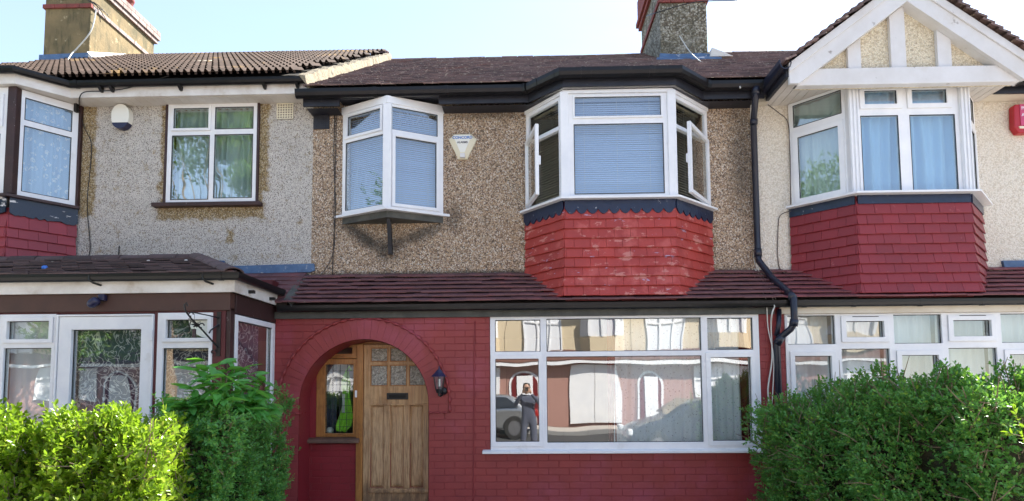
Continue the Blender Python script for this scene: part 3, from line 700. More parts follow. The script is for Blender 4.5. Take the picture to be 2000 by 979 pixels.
canopy(H, XL-.16, XR+.06, 2.405, 2.815, M['tile_canopy'], M['grey_board'], skip=inbay(.55, 1.55), bx=(-2.79, 2.68), bz=(2.255, 2.335))
# joint rings on the canopy gutter
for x in (-.9, 1.15, 2.45): MB().sweep([(x-.025, -.5), (x+.025, -.5)], 2.362, [(a*.70-.002, b*.72) for a, b in GUT]).ob('gutter_joint', M['gutter'], H)

# eaves: fascia, gutter, soffit round the bay
FP = [(-2.60,-.21),(.05,-.21),(.43,-.56),(1.66,-.56),(2.06,-.21),(2.765,-.21)]
MB().sweep([(-2.60,-.21),(-2.17,-.21)], 4.77, [(0,.02),(.022,.02),(.022,.165),(0,.165)]).ob('fascia_board', M['bitumen'], H)
MB().sweep([(-2.17,-.21),(-1.0,-.21)], 4.872, [(0,0),(.022,0),(.022,.063),(0,.063)]).ob('fascia_board', M['bitumen'], H)
MB().sweep([(-1.0,-.21)]+FP[1:], 4.77, [(0,.02),(.022,.02),(.022,.165),(0,.165)]).ob('fascia_board', M['bitumen'], H)
MB().poly([(-2.57,-.20,4.778),(-2.2,-.2,4.778),(-2.2,.1,4.778),(-2.57,.1,4.778)]).ob('soffit', M['bitumen'], H)
MB().poly([(-2.2,-.20,4.90),(-.97,-.2,4.90),(-.97,.1,4.90),(-2.2,.1,4.90)]).ob('soffit', M['bitumen'], H)
MB().poly([(-.97,-.20,4.778),(.05,-.20,4.778),(.44,-.55,4.778),(1.65,-.55,4.778),(2.06,-.20,4.778),(2.70,-.20,4.778),(2.70,.1,4.778),(-.97,.1,4.778)]).ob('soffit', M['bitumen'], H)
GP = [(-2.66,-.232),(.04,-.232),(.42,-.582),(1.67,-.582),(2.07,-.232),(2.82,-.232)]
gutter(H, GP, 4.912, M['gutter'], k=.88)
# pipe-like swept collars at the bends
for (p, q) in (((.02,-.235),(.07,-.275)), ((.37,-.54),(.46,-.582)), ((1.62,-.582),(1.71,-.545)), ((2.03,-.26),(2.10,-.232)), ((-1.75,-.232),(-1.71,-.232)), ((-.92,-.232),(-.88,-.232)), ((.62,-.582),(.66,-.582)), ((1.36,-.582),(1.40,-.582)), ((.17,-.352),(.21,-.389))):
    MB().sweep([p, q], 4.912, [(a*.94-.003, b*.96) for a, b in GUT]).ob('gutter_joint', M['gutter'], H)
# roof
def roof(h, x0, x1, y0, z0, y1, z1, mat, far, w=.166, g=.1, kind='plain', t=.012, ridge=True, ridgemat=None, lo=None, hi=None):
    rf = MB().prism([(y0,z0),(y1,z1),(2*y1-y0,z0),(2*y1-y0,z0-.06),(y1,z1-.06),(y0,z0-.06)], x0, x1, 'x').ob('roof', M['under'], h)
    L = math.hypot(y1-y0, z1-z0)
    tiles(rf, slope(0, y0-.05, z0-.01, y1-y0, z1-z0), int(L/g)+1, g, w, lo or (lambda y: x0), hi or (lambda y: x1), mat, kind=kind, far=far, t=t, tj=.010 if kind == 'plain' else 0, lift=.008 if kind == 'plain' else 0, jit=2.5 if kind == 'plain' else 1)
    if ridge:
        x = x0
        while x < x1:
            mb = MB(); T = Matrix.Translation((x, y1, z1-.02+random.uniform(-.006, .006)))
            pr = [(math.cos(PI*k/8)*.11, math.sin(PI*k/8)*.085) for k in range(9)]; pr += [(a*.88, b*.88) for a, b in reversed(pr)]
            xe = min(x+.30, x1)
            mb.prism(pr, 0, xe-x-.006, 'x', T=T); mb.ob('ridge_tile', ridgemat or mat, rf); x += .305
    return rf
rf = roof(H, XL, XR, -.30, 4.955, 4.0, 7.66, M['tile_roof'], M['tile_roof_far'], t=.016)
MB().poly([(.05,-.27,4.935),(.44,-.62,4.930),(1.65,-.62,4.930),(2.05,-.27,4.935),(2.1,.1,5.1),(0,.1,5.1)]).ob('bay_roof', M['tile_roof'], H)

# oriel window (two faces meeting at a point)
def glazing(lx, W, zs=(3.60, 4.42, 4.50, 4.71)): pass
AP = (-1.585, -.29)
for (p, q, mir) in (((-2.185, .0), AP, 0), (AP, (-.985, .0), 1)):
    T, L = seg(p, q)
    if mir: li = [(.085, L-.085, 3.60, 4.395, .035), (.045, L-.07, 4.475, 4.745, 0)]
    else: li = [(.045, L-.055, 3.59, 4.42, 0), (.075, L-.085, 4.49, 4.735, .03)]
    wn = window(H, T, 0, L-.002 if not mir else L, 3.545, 4.80, li, gm=M['glass_up'], name='oriel_window', d0=-.02, d1=.03)
    MB().box(-.012, L+.012, -.032, -.0, 4.775, 4.862).ob('head_board', M['upvc'], wn, bevel=.003)
    blind(T, .05, L-.05, .085, 3.58, 4.78, ('closed pale blind behind the left face of the pointed upstairs window', 'closed pale blind behind the right face of the pointed upstairs window')[mir], M['blind'], R(58))
MB().box(-.05, .05, -.045, .02, 3.545, 4.775).ob('corner_post', M['upvc'], H, bevel=.006).matrix_local = Matrix.Translation((AP[0], AP[1]+.02, 0))
MB().prism([(-2.29,.0),(-1.585,-.365),(-.90,.0)], 3.515, 3.545, 'z').ob('oriel_sill', M['upvc'], H, bevel=.003)
MB().prism([(-2.19,.0),(-1.585,-.29),(-.98,.0)], 3.44, 3.514, 'z').ob('oriel_base', M['grey_board'], H)
MB().prism([(-2.19,.0),(-1.585,-.31),(-.98,.0)], 4.862, 4.872, 'z').ob('oriel_top', M['gable_board'], H)
br = [(-1.585,-.20,3.45),(-1.587,-.16,3.36),(-1.592,-.11,3.25),(-1.598,-.065,3.15),(-1.60,-.04,3.06)]
mb = MB()
for k in range(len(br)-1):
    a, b = br[k], br[k+1]
    mb.add([(a[0]-.022,a[1]-.03,a[2]),(a[0]+.022,a[1]-.03,a[2]),(a[0]+.022,a[1]+.03,a[2]),(a[0]-.022,a[1]+.03,a[2]),(b[0]-.022,b[1]-.03,b[2]),(b[0]+.022,b[1]-.03,b[2]),(b[0]+.022,b[1]+.03,b[2]),(b[0]-.022,b[1]+.03,b[2])],
        [(0,1,5,4),(1,2,6,5),(2,3,7,6),(3,0,4,7),(0,3,2,1),(4,5,6,7)])
mb.ob('oriel_bracket', M['bitumen'], H)

# bay window
BP = [(.02,0),(.44,-.5),(1.625,-.5),(2.165,0)]
def baytiles(h, BP, z0, rows, mat, gauge=.107, w=.175, flare=.05, name='bay_wall', cnt=None, wmat=None):
    top = z0+rows*gauge
    bw_ = MB().prism([BP[0], BP[1], BP[2], BP[3]], z0-.1, top+.12, 'z').ob(name, M['mortar'], h); cnt = [0]
    for i in range(3):
        T, L = seg(BP[i], BP[i+1]); base = T @ Matrix.Translation((0, -.022, 0)) @ Matrix.Rotation(PI/2, 4, 'X')
        for r_ in range(rows):
            z = z0+r_*gauge; fl = flare*max(0, 1-(r_/rows)*1.8)**1.6
            fn = flare*max(0, 1-((r_+1)/rows)*1.8)**1.6
            TT = T @ Matrix.Translation((0, -.012-fl, z)) @ Matrix.Rotation(PI/2-(fl-fn)/gauge, 4, 'X')
            e0 = (fl+.036)*(.43 if i > 0 else 0); e1 = (fl+.036)*(.43 if i < 2 else 0)
            s_ = .5 if r_ % 2 else 0
            tiles(bw_, TT @ Matrix.Translation((s_*w, 0, 0)), 1, gauge, w, lambda y: -e0-s_*w, lambda y: L+e1-s_*w, mat, t=.013, lift=.006, cnt=cnt, stagger=False, jit=.9)
    return bw_, top
bw_, top = baytiles(H, BP, 2.46, 9, M['tile_mid'])
# scalloped lead flashing
for i in range(3):
    T, L = seg(BP[i], BP[i+1]); n = int(round(L/.118)); s = L/n; pts = [(0-.01, 3.53), (0-.01, 3.425)]
    for k in range(n):
        for q in range(7):
            t = q/6; pts.append((k*s+s*t, 3.425-.055*math.sin(PI*t)**.8 if 0 < q < 6 else 3.425))
    pts += [(L+.01, 3.425), (L+.01, 3.53)]
    MB().prism(pts, -.048, -.034, 'y', T=T).ob('scalloped_flashing', M['lead_dark'], H)
MB().sweep(BP, 3.525, [(-.02,0),(.115,0),(.115,.022),(.03,.040),(-.02,.040)]).ob('bay_sill', M['upvc'], H)
T, L = seg(BP[1], BP[2])
wn = window(H, T, .045, L-.045, 3.565, 4.74, [(.105, L-.095, 3.60, 4.39, 0), (.115, L-.115, 4.475, 4.70, .02)], gm=M['glass_up'], name='bay_window', d0=-.01)
blind(T, .07, L-.07, .09, 3.57, 4.72, 'closed pale blue blind behind the wide centre pane of the middle bay', M['blind'], R(64))
for i in (0, 2):
    T, L = seg(BP[i], BP[i+1])
    a, b = (.03, L-.03)
    wn = window(H, T, 0, L-.04 if i == 0 else L, 3.565, 4.74, [(a+.03, b-.07 if i == 0 else b-.035, 3.605, 4.36, 0), (a+.03, b-.07 if i == 0 else b-.035, 4.43, 4.70, 0)], gm=M['glass_up'], name='bay_window', d0=-.01) if False else None
    fa, fb = (0.0, L-.045) if i == 0 else (.045, L)
    wn = MB().prism([(fa,3.565),(fb,3.565),(fb,4.74),(fa,4.74)], -.01, .04, 'y', [[(fa+.04,3.605),(fb-.04,3.605),(fb-.04,4.36),(fa+.04,4.36)], [(fa+.04,4.405),(fb-.04,4.405),(fb-.04,4.70),(fa+.04,4.70)]]).ob('bay_window', M['upvc'], H, M4=T, bevel=.004)
    MB().box(fa+.036, fb-.036, .012, .016, 4.40, 4.704).ob('pane', M['glass_up'], wn)
    # opened casement, hinged on the wall side
    if i == 0: hx, ang, W = fa+.02, R(-28), fb-fa-.05
    else: hx, ang, W = fb-.02, R(180+13), fb-fa-.03
    SM = Matrix.Translation((hx, -.02, 0)) @ Matrix.Rotation(ang, 4, 'Z')
    sa = MB().prism([(0,3.585),(W,3.585),(W,4.38),(0,4.38)], -.02, .02, 'y', [[(.042,3.627),(W-.042,3.627),(W-.042,4.338),(.042,4.338)]]).ob('casement', M['upvc'], wn, M4=SM, bevel=.004)
    pn = MB().box(.04, W-.04, -.002, .002, 3.625, 4.34).ob('casement_pane', M['glass'], wn, M4=SM)
    hd = MB().box(W-.035, W-.015, .022 if i == 0 else -.045, .045 if i == 0 else -.022, 3.93, 4.03).ob('handle', M['upvc'], wn, M4=SM, bevel=.004)
    blind(T, fa+.04, fb-.03, .11, 3.57, 4.72, ('half-open dark-looking blind behind the left side of the middle bay', 'half-open dark-looking blind behind the right side of the middle bay')[i//2], M['blind_side'], R(42), .030)
for p in (BP[1], BP[2]): MB().box(-.048, .048, -.03, .05, 3.565, 4.765).ob('corner_post', M['upvc'], H, bevel=.008).matrix_local = Matrix.Translation((p[0], p[1], 0))
MB().sweep(BP, 4.742, [(0,0),(.028,0),(.028,.085),(0,.085)]).ob('bay_head_board', M['upvc'], H)
for i, x0_, in ((0, -.02), (1, 2.165)): pass
# air vent painted black
v = BX('air_vent', M['bitumen'], H, -2.555, -2.36, -.018, .0, 4.61, 4.80, bevel=.004)
mb = MB()
for i in range(6):
    for j in range(6): mb.box(-2.535+i*.028, -2.520+i*.028, -.0195, -.017, 4.63+j*.027, 4.644+j*.027)
mb.ob('vent_holes', M['gasket'], v)

# chimney on the right party wall
def chimney(h, x0, x1, y0, y1, zb, zband, ztop, body, band, cap, capz, corb=.05, pots=()):
    c = BX('chimney', body, h, x0, x1, y0, y1, zb, ztop, bevel=.015)
    n = int(round((x1-x0+2*.03)/.24)); m = int(round((y1-y0)/.23))
    for k in range(n):
        a = x0-.03+(x1-x0+.06)*k/n; b = x0-.03+(x1-x0+.06)*(k+1)/n
        BX('band_brick', band, c, a+.003, b-.003, y0-.03, y0+.02, zband, zband+.075, bevel=.006)
    for sx in (x0-.03, x1-.02):
        for k in range(m):
            a = y0+.02+(y1-y0-.0)*k/m; b = y0+.02+(y1-y0-.0)*(k+1)/m
            BX('band_brick', band if sx < x0 else cap, c, sx, sx+.05, a+.003, b-.003, zband, zband+.075, bevel=.006)
    for q, (za, zb2, e) in enumerate(capz):
        for (ax, lo_, hi_, side) in (('x', x0-e, x1+e, y0-e), ('y', y0-e+.11, y1+e, x1+e-.10), ('y', y0-e+.11, y1+e, x0-e)):
            rows = max(1, int(round((zb2-za)/.075))); rh = (zb2-za)/rows
            for r_ in range(rows):
                k = int(round((hi_-lo_)/.225)); off = .5 if r_ % 2 else 0
                edges = [lo_]+[lo_+(hi_-lo_)*(i+off)/k for i in range(1 if not off else 0, k)]+[hi_]
                for a, b in zip(edges, edges[1:]):
                    if b-a < .03: continue
                    z0_, z1_ = za+r_*rh+.003, za+(r_+1)*rh-.003
                    if ax == 'x': BX('cap_brick', cap, c, a+.003, b-.003, side, side+.10, z0_, z1_, bevel=.004)
                    else: BX('cap_brick', cap, c, side, side+.10, a+.003, b-.003, z0_, z1_, bevel=.004)
        BX('cap_course', cap, c, x0-e+.02, x1+e-.02, y0-e+.02, y1+e-.02, za+.002, zb2+.004)
    for (px_, py_) in pots:
        mb = MB().lathe([(.13,0),(.125,.05),(.105,.08),(.10,.30),(.115,.31),(.125,.34),(.12,.38),(.09,.38),(.085,.1)], 20, Matrix.Translation((px_, py_, capz[-1][1])))
        mb.ob('chimney_pot', M['red_band'], c, smooth=True)
    return c
ch = chimney(H, 2.28, 3.06, 2.70, 4.25, 6.3, 7.87, 9.6, M['dash_stack'], M['red_band'], M['red_band'], [(8.35,8.43,.05),(8.43,8.52,.09),(8.52,8.95,.06)], pots=((2.5,3.1),(2.8,3.1),(2.5,3.7)))
MB().prism([(2.25,6.83),(3.09,6.83),(3.09,6.93),(2.9,6.95),(2.5,6.94),(2.25,6.96)], 2.62, 2.70, 'y').ob('chimney_flashing', M['lead'], ch)
MB().add([(2.15,2.45,6.72),(3.2,2.45,6.72),(3.1,2.66,6.86),(2.22,2.66,6.86),(2.15,2.45,6.78),(3.2,2.45,6.78),(3.1,2.69,6.93),(2.22,2.69,6.93)],[(0,1,5,4),(1,2,6,5),(3,0,4,7),(4,5,6,7)]).ob('chimney_apron', M['lead'], ch)
MB().prism([(3.05,6.85),(3.42,6.85),(3.25,6.93),(3.08,7.0)], 2.55, 2.75, 'y').ob('mortar_fillet', M['chip_white'], ch)
# verge between left roof and ours
# downpipe at the right
pp_ = [(2.64,-.30,4.86),(2.64,-.30,4.78),(2.68,-.12,4.62),(2.69,-.075,4.56),(2.69,-.07,3.0),(2.69,-.09,2.92),(2.75,-.30,2.68),(2.82,-.58,2.46),(2.83,-.63,2.40),(2.83,-.63,2.14),(2.80,-.60,2.08),(2.70,-.52,1.98),(2.69,-.50,1.92),(2.69,-.50,-.3)]
dp = MB().tube(pp_, .036, 14).ob('downpipe', M['pipe_blue'], H, smooth=True)
for (p, q) in (((2.682,-.11,4.60),(2.69,-.078,4.54)), ((2.69,-.07,3.06),(2.69,-.075,2.97)), ((2.81,-.55,2.48),(2.83,-.63,2.40)), ((2.83,-.63,2.18),(2.82,-.62,2.11)), ((2.73,-.54,2.01),(2.69,-.50,1.93)), ((2.64,-.30,4.88),(2.64,-.30,4.80))):
    MB().tube([p, q], .044, 14).ob('pipe_collar', M['pipe_blue'], dp, smooth=True)
MB().tube([(2.73,-.50,2.30),(2.70,-.54,2.12),(2.69,-.50,2.02)], .026, 10).ob('overflow_pipe', M['pipe_blue'], dp, smooth=True)

# burglar alarm: hexagonal shield
TA = Matrix.Translation((-.742, -.0, 4.355))
a = thing('alarm_box', 'white shield-shaped burglar alarm with blue lettering between the upstairs windows', 'alarm', (-.742, 0, 4.355))
outl = [(-.105,.155),(.105,.155),(.165,.085),(.055,-.15),(-.055,-.15),(-.165,.085)]
inn = [(-.098,.13),(.098,.13),(.105,.10),(.028,-.085),(-.028,-.085),(-.105,.10)]
mb = MB(); nn = 6
mb.add([(x,0,z) for x,z in outl]+[(x,-.03,z) for x,z in outl]+[(x,-.07,z) for x,z in inn], [(i,(i+1)%6,6+(i+1)%6,6+i) for i in range(6)]+[(6+i,6+(i+1)%6,12+(i+1)%6,12+i) for i in range(6)]+[tuple(range(12,18))])
mb.ob('case', M['alarm_cream'], a)
MB().poly([(x*.97,-.0715,z*.97+.001) for x,z in inn]).ob('front_label', M['alarm_white'], a)
MB().box(-.03,.03,-.072,-.03,-.145,-.092).ob('strobe', M['gable_board'], a, bevel=.006)
def text(s_, parent, mat, x, y, z, size, bold=0, sx=1):
    cu = bpy.data.curves.new('lettering', 'FONT'); cu.body = s_; cu.size = size; cu.align_x = 'CENTER'; cu.extrude = .0006; cu.offset = bold
    t = bpy.data.objects.new('lettering', cu); COL.objects.link(t)
    dg = bpy.context.evaluated_depsgraph_get(); me = bpy.data.meshes.new_from_object(t.evaluated_get(dg)); bpy.data.objects.remove(t)
    return link('lettering', me, mat, parent, M4=Matrix.Translation((x, y, z)) @ Matrix.Rotation(PI/2, 4, 'X') @ Matrix.Diagonal((sx, 1, 1, 1)))
text('CONCORD', a, M['ink_blue'], 0, -.073, .080, .046, .0015, 1.0)
text('ALARMS', a, M['ink_black'], 0, -.073, .026, .034, .001, 1.0)
text('0208 00', a, M['ink_pale'], 0, -.073, -.018, .017) if False else None

# lantern beside the arch
Lx = -.942
a = thing('wall_lantern', 'black coach lantern with clear glass beside the arched porch', 'lantern', (Lx, GY, 1.56))
rot6 = lambda r_: [(r_*math.cos(PI/6+PI*k/3), r_*math.sin(PI/6+PI*k/3)) for k in range(6)]
TL = Matrix.Translation((0, -.13, 0))
def hexf(r0, z0, r1, z1, T):
    p0, p1 = rot6(r0), rot6(r1); return [(x, y, z0) for x, y in p0]+[(x, y, z1) for x, y in p1]
mb = MB(); fs6 = [(i,(i+1)%6,6+(i+1)%6,6+i) for i in range(6)]
mb.add(hexf(.092,.045,.05,.085,0), fs6+[tuple(range(6))], TL); mb.add(hexf(.05,.085,.022,.12,0), fs6, TL); mb.tube([(0,0,.115),(0,0,.16)], [.012,.004], 8, T=TL)
mb.ob('lantern_roof', M['navy'], a)
mb = MB(); 
for k in range(6):
    c0, c1 = rot6(.040)[k], rot6(.066)[k]; mb.tube([(c0[0],c0[1],-.09),(c1[0],c1[1],.045)], .004, 5, T=TL)
mb.add(hexf(.028,-.13,.045,-.088,0), fs6+[(0,1,2,3,4,5),(6,7,8,9,10,11)], TL); mb.tube([(0,0,-.16),(0,0,-.125)], .014, 8, T=TL)
mb.ob('cage', M['iron'], a)
mb = MB(); mb.add(hexf(.037,-.088,.062,.045,0), fs6, TL); mb.ob('lantern_glass', M['glass'], a)
MB().tube([(0,0,-.06),(0,0,.02)], [.014,.014], 10, T=TL).ob('light_bulb', M['bulb'], a)
mb = MB(); mb.lathe([(0,0),(.04,0),(.045,.012),(.03,.03),(0,.035)], 14, Matrix.Translation((.03,-.012,-.11)) @ Matrix.Rotation(PI/2, 4, 'X') )
mb.tube([(.03,-.02,-.11),(.03,-.08,-.15),(.01,-.12,-.165),(0,-.13,-.15)], .010, 8); mb.ob('wall_arm', M['iron'], a, smooth=True)
# ================================================================ LEFT HOUSE
HL = thing('terraced_house', 'left terraced house with grey-white painted pebbledash, wavy concrete roof tiles and a glazed front porch', 'house')
X0L, X1L = -7.83, -2.56
MB().prism([(X0L,2.70),(X1L-.002,2.70),(X1L-.002,5.10),(X0L,5.10)], .003, .22, 'y', [[(-4.325,3.735),(-3.25,3.735),(-3.25,4.945),(-4.325,4.945)], [(-7.35,2.78),(-5.47,2.78),(-5.47,4.93),(-7.35,4.93)]]).ob('upper_wall', M['dash_white'], HL)
room(HL, -5.3, -2.6, .2, 3, 2.75, 4.95); room(HL, -7.8, -5.32, .2, 3, 2.75, 4.95); room(HL, -7.8, -2.82, -.2, 3, -.1, 2.28)
BX('back_wall', M['opp_cream'], HL, X0L, X1L, 7.9, 8.1, -.3, 4.9); BX('back_wall', M['opp_cream'], H, XL, XR, 7.9, 8.1, -.3, 4.9)
BX('lintel', M['maroon'], HL, X0L, -2.83, -.44, .0, 2.28, 2.70)
BX('lower_wall', M['maroon'], HL, X0L, -2.83, -.44, -.22, -.3, .9)
# upstairs window
Tz = Matrix.Translation((0, -.012, 0))
wl = window(HL, Tz, -4.335, -3.238, 3.722, 4.955, [(-4.262,-3.828,4.640,4.895,.03),(-3.752,-3.285,4.628,4.900,0),(-4.275,-3.815,3.762,4.555,0),(-3.752,-3.285,3.775,4.560,0)], d0=-.01, gm=M['glass_porch'], name='upstairs_window')
for (a, b) in ((-4.362,-4.337), (-3.236,-3.210)): BX('jamb_trim', M['brown_wood'], HL, a, b, -.028, .0, 3.70, 4.955)
BX('window_sill', M['brown_wood'], HL, -4.47, -3.155, -.085, .0, 3.668, 3.716, bevel=.006)
for (a, b, n_) in ((-4.30,-3.80,'left'), (-3.79,-3.26,'right')):
    curtain(I4, a, b, .10, 3.74, 4.93, M['curtain_grey'], 'thin grey-green curtain behind the %s half of the square upstairs window' % n_, 6, .045)
# bay
BL = [(-7.42,0),(-7.0,-.5),(-5.83,-.5),(-5.43,0)]
baytiles(HL, BL, 2.42, 9, M['tile_bay_left'], gauge=.112, w=.18, flare=.02)
for i in range(3):
    T, L = seg(BL[i], BL[i+1]); n = 24; pts = [(0, 3.66), (0, 3.49)] + [(L*k/n, 3.465+random.uniform(-.012, .015)) for k in range(1, n)] + [(L, 3.49), (L, 3.66)]
    MB().prism(pts, -.045, -.03, 'y', T=T).ob('worn_flashing', M['lead_worn'], HL)
MB().sweep(BL, 3.66, [(-.02,0),(.085,0),(.085,.03),(.03,.045),(-.02,.045)]).ob('bay_sill', M['brown_wood'], HL)
for i in range(1, 3):
    T, L = seg(BL[i], BL[i+1])
    li = [(.10,L-.09,4.60,4.86,0),(.10,L-.09,3.76,4.53,0)] if i == 2 else [(L-.6,L-.14,4.52,4.82,.04),(L-.62,L-.13,3.76,4.40,0),(.1,L-.75,4.52,4.82,0),(.1,L-.75,3.76,4.40,0)]
    wn = window(HL, T, .045 if i == 2 else .05, L-.045 if i == 1 else L-.012, 3.705, 4.945, li, gm=M['glass_up'], name='bay_window', d0=-.012)
    curtain(T, .05, L-.05, .10, 3.72, 4.94, M['lace'], ('patterned blue lace curtain at the front of the left bay', 'patterned blue lace curtain behind the right face of the left bay')[i-1], 6, .03)
MB().box(-.05, .05, -.02, .06, 3.705, 4.945).ob('corner_post', M['brown_wood'], HL, bevel=.006).matrix_local = Matrix.Translation((-5.83, -.51, 0))
BX('bay_trim', M['brown_wood'], HL, -5.432, -5.40, -.035, .0, 3.66, 4.945)
# eaves
FL = [(-7.85,-.21),(-7.45,-.21),(-7.06,-.565),(-5.76,-.565),(-5.39,-.21),(-2.53,-.21)]
MB().sweep(FL, 4.950, [(0,0),(.02,0),(.02,.13),(0,.13)]).ob('fascia_board', M['upvc_dirty'], HL)
MB().poly([(x, y, 4.952) for x, y in [(-7.85,-.21),(-7.45,-.21),(-7.06,-.56),(-5.76,-.56),(-5.39,-.21),(-2.55,-.21),(-2.55,.1),(-7.85,.1)]]).ob('soffit', M['soffit'], HL)
for k in range(28): BX('soffit_board', M['soffit'], HL, -5.33+k*.1, -5.234+k*.1, -.20, -.002, 4.944, 4.950)
MB().box(-2.60, -2.54, -.215, -.0, 4.94, 5.10).ob('fascia_end', M['upvc_dirty'], HL)
gutter(HL, [(-7.85,-.232),(-7.47,-.232),(-7.08,-.585),(-5.75,-.585),(-5.38,-.232),(-2.56,-.232)], 5.088, M['gutter'], k=.66)
for x in (-5.0, -4.05, -3.05, -2.66, -4.87):
    MB().add([(x-.02,-.235,5.05),(x+.02,-.235,5.05),(x+.02,-.31,5.05),(x-.02,-.31,5.05),(x-.012,-.235,5.0),(x+.012,-.235,5.0),(x+.012,-.262,5.0),(x-.012,-.262,5.0)],
        [(0,1,2,3),(4,7,6,5),(0,4,5,1),(1,5,6,2),(2,6,7,3),(3,7,4,0)]).ob('gutter_bracket', M['gutter'], HL)
MB().sweep([(-5.30,-.232),(-5.26,-.232)], 5.088, [(a*.72-.003, b*.74) for a, b in GUT]).ob('gutter_joint', M['gutter'], HL)
roof(HL, X0L, X1L-.02, -.30, 5.118, 4.0, 7.82, M['tile_concrete'], M['tile_concrete'], w=.33, g=.36, kind='roll', t=.026, ridgemat=M['tile_roof'])
MB().poly([(-7.4,-.29,5.11),(-7.08,-.66,5.10),(-5.74,-.66,5.10),(-5.36,-.29,5.11),(-5.36,.1,5.3),(-7.4,.1,5.3)]).ob('bay_roof', M['tile_concrete'], HL)
mb = MB(); vs = []; fs = []; n = 60
for i in range(n+1):
    Y = -.34+4.34*i/n; zt = 5.13+.6288*(Y+.30)+random.uniform(-.012, .025); zb = 4.97+.629*(Y+.30)-.03
    e = random.uniform(-.02, .02)
    vs += [(-2.62, Y, zt+.02), (-2.54+e*.3, Y, zt+.005), (-2.515+e*.6, Y, (zt+zb)/2), (-2.47+e, Y, zb+.02)]
for i in range(n):
    for k in range(3): fs.append((i*4+k, i*4+k+1, i*4+4+k+1, i*4+4+k))
fs.append((0,1,2,3)); mb.add(vs, fs).ob('verge_mortar', M['verge'], HL)
# loose repair patch on the roof
T_ = slope(0, -.35, 5.11, 4.3, 2.702)
MB().box(-4.86, -4.66, 2.1, 2.35, .05, .075, T=T_).ob('repair_patch', M['tape'], HL)
# chimney
chl = chimney(HL, -8.53, -7.70, 3.05, 4.85, 6.6, 8.25, 8.90, M['stack_render'], M['red_band'], M['stack_brick'], [(8.66,8.74,.05),(8.74,8.92,.08)], pots=((-7.95,4.35),(-7.95,3.5),(-8.3,4.0)))
mb = MB().lathe([(.15,0),(.14,.06),(.12,.10),(.115,.28),(.14,.30),(.145,.36),(.12,.38),(.09,.36)], 20, Matrix.Translation((-7.80, 4.3, 9.0)))
MB().prism([(-8.56,7.20),(-7.68,7.20),(-7.68,7.40),(-8.56,7.38)], 3.0, 3.048, 'y').ob('chimney_flashing', M['lead'], chl)
MB().add([(-7.70,3.0,7.15),(-7.45,3.05,7.16),(-7.42,4.0,7.80),(-7.70,4.0,7.88),(-7.70,3.0,7.42),(-7.70,4.0,7.95)], [(0,1,4),(1,2,5,4),(2,3,5)]).ob('mortar_fillet', M['chip_white'], chl)
# vent and alarm on the wall
v = thing('wall_vent', 'square cream air vent near the top of the grey-white wall', 'vent', (-2.905, -.002, 4.84))
mb = MB()
for i in range(7):
    mb.box(-.10+i*.0315, -.088+i*.0315, -.014, .0, -.095, .10); mb.box(-.10, .10, -.013, .0, -.095+i*.0305, -.083+i*.0305)
mb.ob('grille', M['alarm_cream'], v); BX('vent_back', M['brown_beam'], v, -.1, .1, -.002, .002, -.095, .1)
v = thing('alarm_box', 'rounded white alarm box with a dark lower lens under the white eaves', 'alarm', (-4.885, 0, 4.785))
def stad(w_, h_, n=10, zc=0): return [(w_*math.copysign(abs(math.cos(t))**.95, math.cos(t)), zc+h_*math.copysign(abs(math.sin(t))**.8, math.sin(t))) for t in [2*PI*k/(4*n) for k in range(4*n)]]
MB().prism(stad(.108,.150), -.085, 0, 'y').ob('case', M['alarm_white'], v, bevel=.02)
MB().prism([(x*1.0, z) for x, z in stad(.110,.152) if z < -.078], -.088, -.004, 'y').ob('lens', M['navy'], v, bevel=.015)
# little nail and rust mark
# ---- porch
PY = -1.42
PO = HL
tp = Matrix.Translation((0, PY, 0))
window(PO, tp, -5.008, -4.462, .10, 2.215, [(-4.925,-4.515,1.975,2.150,.035),(-4.955,-4.495,.55,1.893,0)], gm=M['glass_porch'], name='porch_window')
window(PO, tp, -3.482, -2.955, .10, 2.215, [(-3.395,-2.997,1.972,2.150,.035),(-3.425,-2.99,.55,1.88,0)], gm=M['glass_porch'], name='porch_window')
window(PO, tp, -5.70, -5.06, .10, 2.215, [(-5.64,-5.12,1.975,2.15,0),(-5.64,-5.12,.55,1.893,0)], gm=M['glass_porch'], name='porch_window')
pdr = window(PO, tp, -4.42, -3.535, -.05, 2.185, [(-4.30,-3.63,.55,2.062,0)], gm=M['glass_porch'], name='porch_door', d0=-.045)
MB().prism([(-4.445,-.05),(-3.512,-.05),(-3.512,2.205),(-4.445,2.205)], PY-.055, PY-.01, 'y', [[(-4.425,-.04),(-3.53,-.04),(-3.53,2.188),(-4.425,2.188)]]).ob('door_frame', M['upvc'], PO, bevel=.003)
for z in (2.0, 1.3): BX('hinge', M['upvc'], pdr, -3.535, -3.51, -.07, -.05, z-.05, z+.05, bevel=.004)
for (a, b) in ((-5.06,-5.01), (-4.462,-4.446), (-3.512,-3.482)): BX('porch_post', M['maroon'], PO, a, b, PY-.03, PY+.05, -.05, 2.26)
BX('corner_post', M['maroon'], PO, -2.955, -2.835, PY-.03, PY+.06, -.05, 2.26, bevel=.004)
BX('corner_trim', M['brown_wood'], PO, -2.834, -2.79, PY-.02, PY+.06, -.05, 2.26, bevel=.004)
BX('beam', M['brown_beam'], PO, -5.9, -2.79, PY-.045, PY+.05, 2.232, 2.402, bevel=.004)
BX('beam_strip', M['maroon'], PO, -5.9, -2.835, PY-.02, PY+.05, 2.215, 2.231)
BX('side_beam', M['brown_wood'], PO, -2.86, -2.775, PY+.051, -.455, 2.215, 2.40, bevel=.004)
Tsd, Ls = seg((-2.815, PY+.06), (-2.815, -.455))
swn = window(PO, Tsd, .0, Ls-.005, 1.08, 2.205, [(.055, Ls-.07, 1.14, 2.150, 0)], gm=M['glass_porch'], name='porch_side_window')
